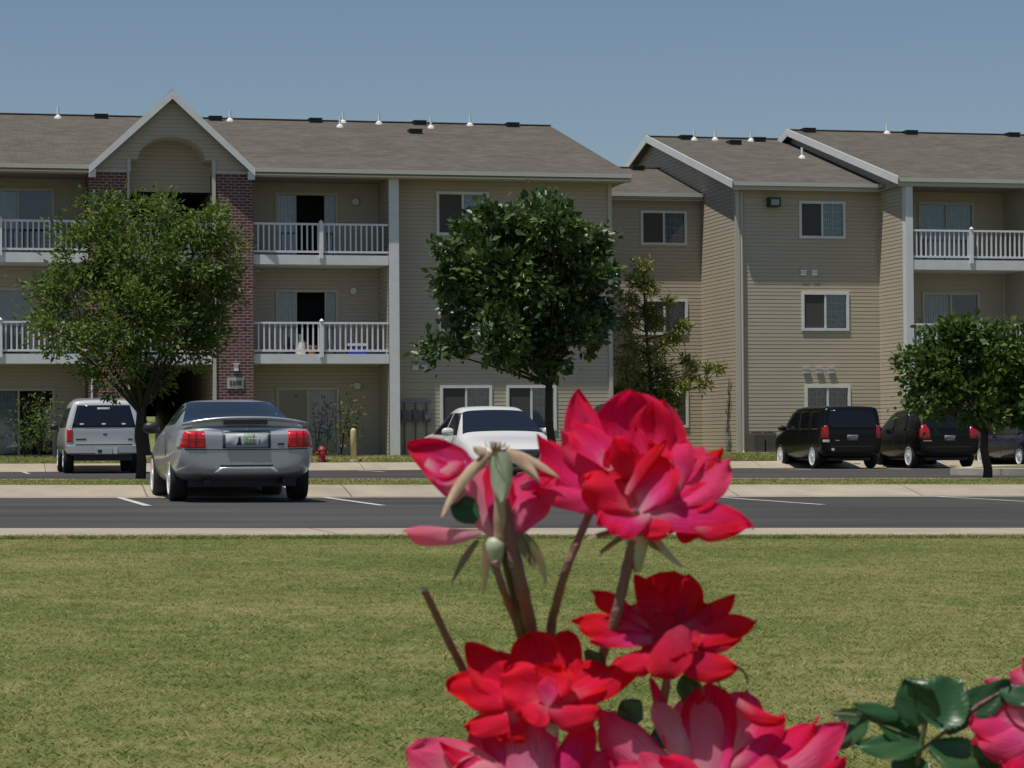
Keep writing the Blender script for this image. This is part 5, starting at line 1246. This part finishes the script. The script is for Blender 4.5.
# --- pink bloom bottom centre
Fh = bloomhead(RB, 705, 800, 15, 10)
ps(Fh, [
 ((690, 790, 14), (598, 708, 24), 44, 'pink', dict(cup=-.4, shape='round', maxp=.72, bw=.4, bend=-4)),
 ((672, 750, 8), (650, 676, 12), 16, 'hot', dict(cup=-.4, shape='blunt', maxp=.4, bw=.7, bend=2)),
 ((690, 770, 16), (655, 698, 22), 30, 'pale', dict(cup=-.4, shape='round', bend=2)),
 ((696, 770, 6), (682, 696, 8), 34, 'pale', dict(cup=-.3, shape='round')),
 ((704, 790, 20), (712, 684, 26), 60, 'mag', dict(cup=.35, shape='blunt', maxp=.62, bw=.45, curl=8)),
 ((700, 790, 26), (706, 694, 34), 40, 'pink', dict(cup=-.3, shape='round', bw=.45)),
 ((712, 790, 14), (748, 690, 14), 56, 'pink', dict(cup=.4, shape='blunt', maxp=.66, bw=.4)),
 ((724, 770, 22), (784, 712, 26), 24, 'hot', dict(cup=-.5, shape='point', bend=6)),
 ((738, 700, 22), (786, 720, 24), 16, 'red', dict(cup=-.5, shape='blunt', bend=5, bw=.6)),
 ((722, 790, 30), (818, 718, 34), 34, 'hot', dict(cup=-.35, shape='round', bend=3)),
 ((724, 792, 34), (848, 722, 40), 44, 'pink', dict(cup=-.35, shape='point', maxp=.62, bend=5)),
 ((730, 800, 36), (846, 758, 42), 40, 'hot', dict(cup=-.3, shape='blunt', maxp=.7)),
 ((720, 800, 44), (786, 764, 52), 50, 'mag', dict(cup=-.3, shape='round')),
 ((700, 800, 40), (660, 756, 50), 46, 'hot', dict(cup=-.3, shape='round')),
 ((690, 800, 34), (612, 764, 40), 32, 'hot', dict(cup=-.4, shape='round')),
 ((690, 802, 44), (640, 752, 52), 30, 'pale', dict(cup=-.3, shape='point')),
])
stem(RB, [(705, 820, 10), (690, 880, -10), (640, 1000, -40)], 12, 14)
petal(RB, (690, 708, -16), (688, 672, -12), 24, m=leafm, shape='blunt', cup=.2, name='leaf', nv=12)
petal(RB, (640, 722, -14), (622, 700, -10), 26, m=leafm, shape='blunt', cup=.2, name='leaf', nv=12)
petal(RB, (650, 745, -14), (668, 735, -10), 22, m=leafm, shape='point', cup=.2, name='leaf', nv=12)
petal(RB, (586, 650, -26), (606, 676, -22), 20, m=leafm, shape='point', cup=.2, name='leaf', nv=12)
# lower leaves and main cane down to the soil (below the picture)
cane = MB()
for (a, b) in (((560, 900, -40), .0), ((548, 800, -40), .02), ((545, 1000, -40), .01), ((640, 1000, -40), -.02), ((620, 860, -40), -.01), ((575, 880, -40), .01)):
    p = dist(a[0], a[1], RD, -a[2]*PXM); q = dist(570, 1400, RD, .06); cane.tube([p, p.lerp(q, .5)+Vector((b, 0, 0)), Vector((q.x+b, q.y, GZR-.06))], [.0020, .003, .005], 8)
cane.build('canes', stemm, RB, smooth=True)
r_ = random.Random(5)
for k in range(34):
    px, py = r_.uniform(380, 800), r_.uniform(830, 1500); a = r_.uniform(0, 6.28); Ln = r_.uniform(70, 120)
    petal(RB, (px, py, r_.uniform(-80, 30)), (px+math.cos(a)*Ln, py-math.sin(a)*Ln*.6, r_.uniform(-60, 40)), Ln*.6, m=leafm, shape='blunt', cup=.2, name='leaf', nv=12, nu=6, serr=1)
# --- second bush, lower right corner
RC = tag(empty('rose_bush', (0, 0, 0)), 'dark green glossy rose foliage with a half cut pink bloom in the lower right corner', 'rose bush')
def lf(b, t, W, **k):
    kw = dict(shape='point', cup=.3, name='leaf', nv=26, nu=10, ruf=.9, serr=.6, maxp=.42, bw=.35); kw.update(k); petal(RC, b, t, W, m=leafm, **kw)
lf((928, 722, 10), (905, 678, 26), 44, cup=.25, roll=-.5, bw=.6)
lf((926, 720, 12), (962, 680, 4), 50, cup=.2, roll=.4, bw=.55)
lf((902, 716, 0), (853, 703, 8), 18, cup=-.3)
lf((866, 712, -6), (838, 748, -2), 34, roll=.3)
lf((918, 740, 0), (874, 712, 6), 34)
lf((922, 744, 6), (853, 746, 16), 28, bend=-3)
lf((956, 712, -4), (1010, 680, 6), 28, bend=5, roll=.5)
lf((930, 744, 6), (992, 768, 16), 34, bend=3)
lf((946, 734, -8), (968, 706, -4), 24)
lf((925, 760, 4), (900, 790, 10), 40); lf((985, 772, 8), (1030, 728, 20), 44, bend=-4); lf((950, 770, 2), (965, 800, 8), 40)
lf((862, 722, -10), (832, 712, -8), 14); lf((1000, 690, -6), (1040, 700, 4), 26)
stem(RC, [(926, 720, 8), (921, 745, 4), (917, 775, 0), (915, 900, -20)], 5, 7, stemg); stem(RC, [(921, 740, 4), (890, 728, 2), (858, 716, 0), (830, 714, -4)], 3, 2.5, stemg); stem(RC, [(921, 750, 4), (950, 728, 0), (980, 704, -4), (1010, 688, -8)], 4, 3, stemm)
Gh = bloomhead(RC, 1040, 730, 14, 0)
ps(Gh, [((1036, 726, 0), (968, 722, 12), 36, 'hot', dict(cup=-.3, shape='round', bend=-4)), ((1040, 726, 2), (984, 700, 6), 34, 'pink', dict(cup=-.3, shape='point')), ((1040, 730, 10), (972, 742, 18), 40, 'mag', dict(cup=-.3, shape='round')),
 ((1040, 728, -6), (1004, 680, -2), 50, 'hot', dict(cup=.3, shape='round')), ((1042, 728, 4), (1022, 690, 12), 50, 'pink', dict(cup=.3, shape='round')), ((1040, 736, 12), (1000, 764, 24), 44, 'hot', dict(cup=-.3, shape='round')), ((1044, 726, 0), (1090, 700, 4), 50, 'hot', dict(cup=-.3)), ((1044, 730, 8), (1095, 750, 18), 50, 'pink', dict(cup=-.3)), ((1040, 726, -8), (1060, 672, -4), 50, 'mag', dict(cup=.3))])
Hh_ = bloomhead(RC, 1050, 690, 10, -12)
ps(Hh_, [((1050, 684, -10), (1009, 672, -4), 22, 'pale', dict(cup=-.4, shape='round')), ((1050, 682, -12), (1022, 658, -6), 24, 'pink', dict(cup=.3, shape='point')), ((1052, 682, -12), (1060, 640, -8), 40, 'pink', dict(cup=.3)), ((1052, 684, -8), (1095, 668, -4), 36, 'pale', dict(cup=-.3)), ((1010, 682, -12), (984, 680, -8), 8, 'pink', dict(cup=-.3, shape='point'))])
stem(RC, [(1040, 746, 0), (1020, 800, -10), (960, 1000, -40)], 9, 12); stem(RC, [(1050, 700, -12), (1045, 780, -20), (980, 1000, -40)], 7, 10)
cane = MB()
for a in ((915, 900, -20), (960, 1000, -40), (980, 1000, -40)):
    p = dist(a[0], a[1], RD, -a[2]*PXM); q = dist(960, 1400, RD, .06); cane.tube([p, p.lerp(q, .5), Vector((q.x, q.y, gz(LAWN, q.x, q.y)-.06))], [.002, .003, .005], 8)
cane.build('canes', stemm, RC, smooth=True)
for k in range(16):
    px, py = r_.uniform(880, 1150), r_.uniform(830, 1400); a = r_.uniform(0, 6.28); Ln = r_.uniform(70, 120)
    lf((px, py, r_.uniform(-80, 30)), (px+math.cos(a)*Ln, py-math.sin(a)*Ln*.6, r_.uniform(-60, 40)), Ln*.6, nv=12, nu=6)
# roots of both bushes sit at soil level
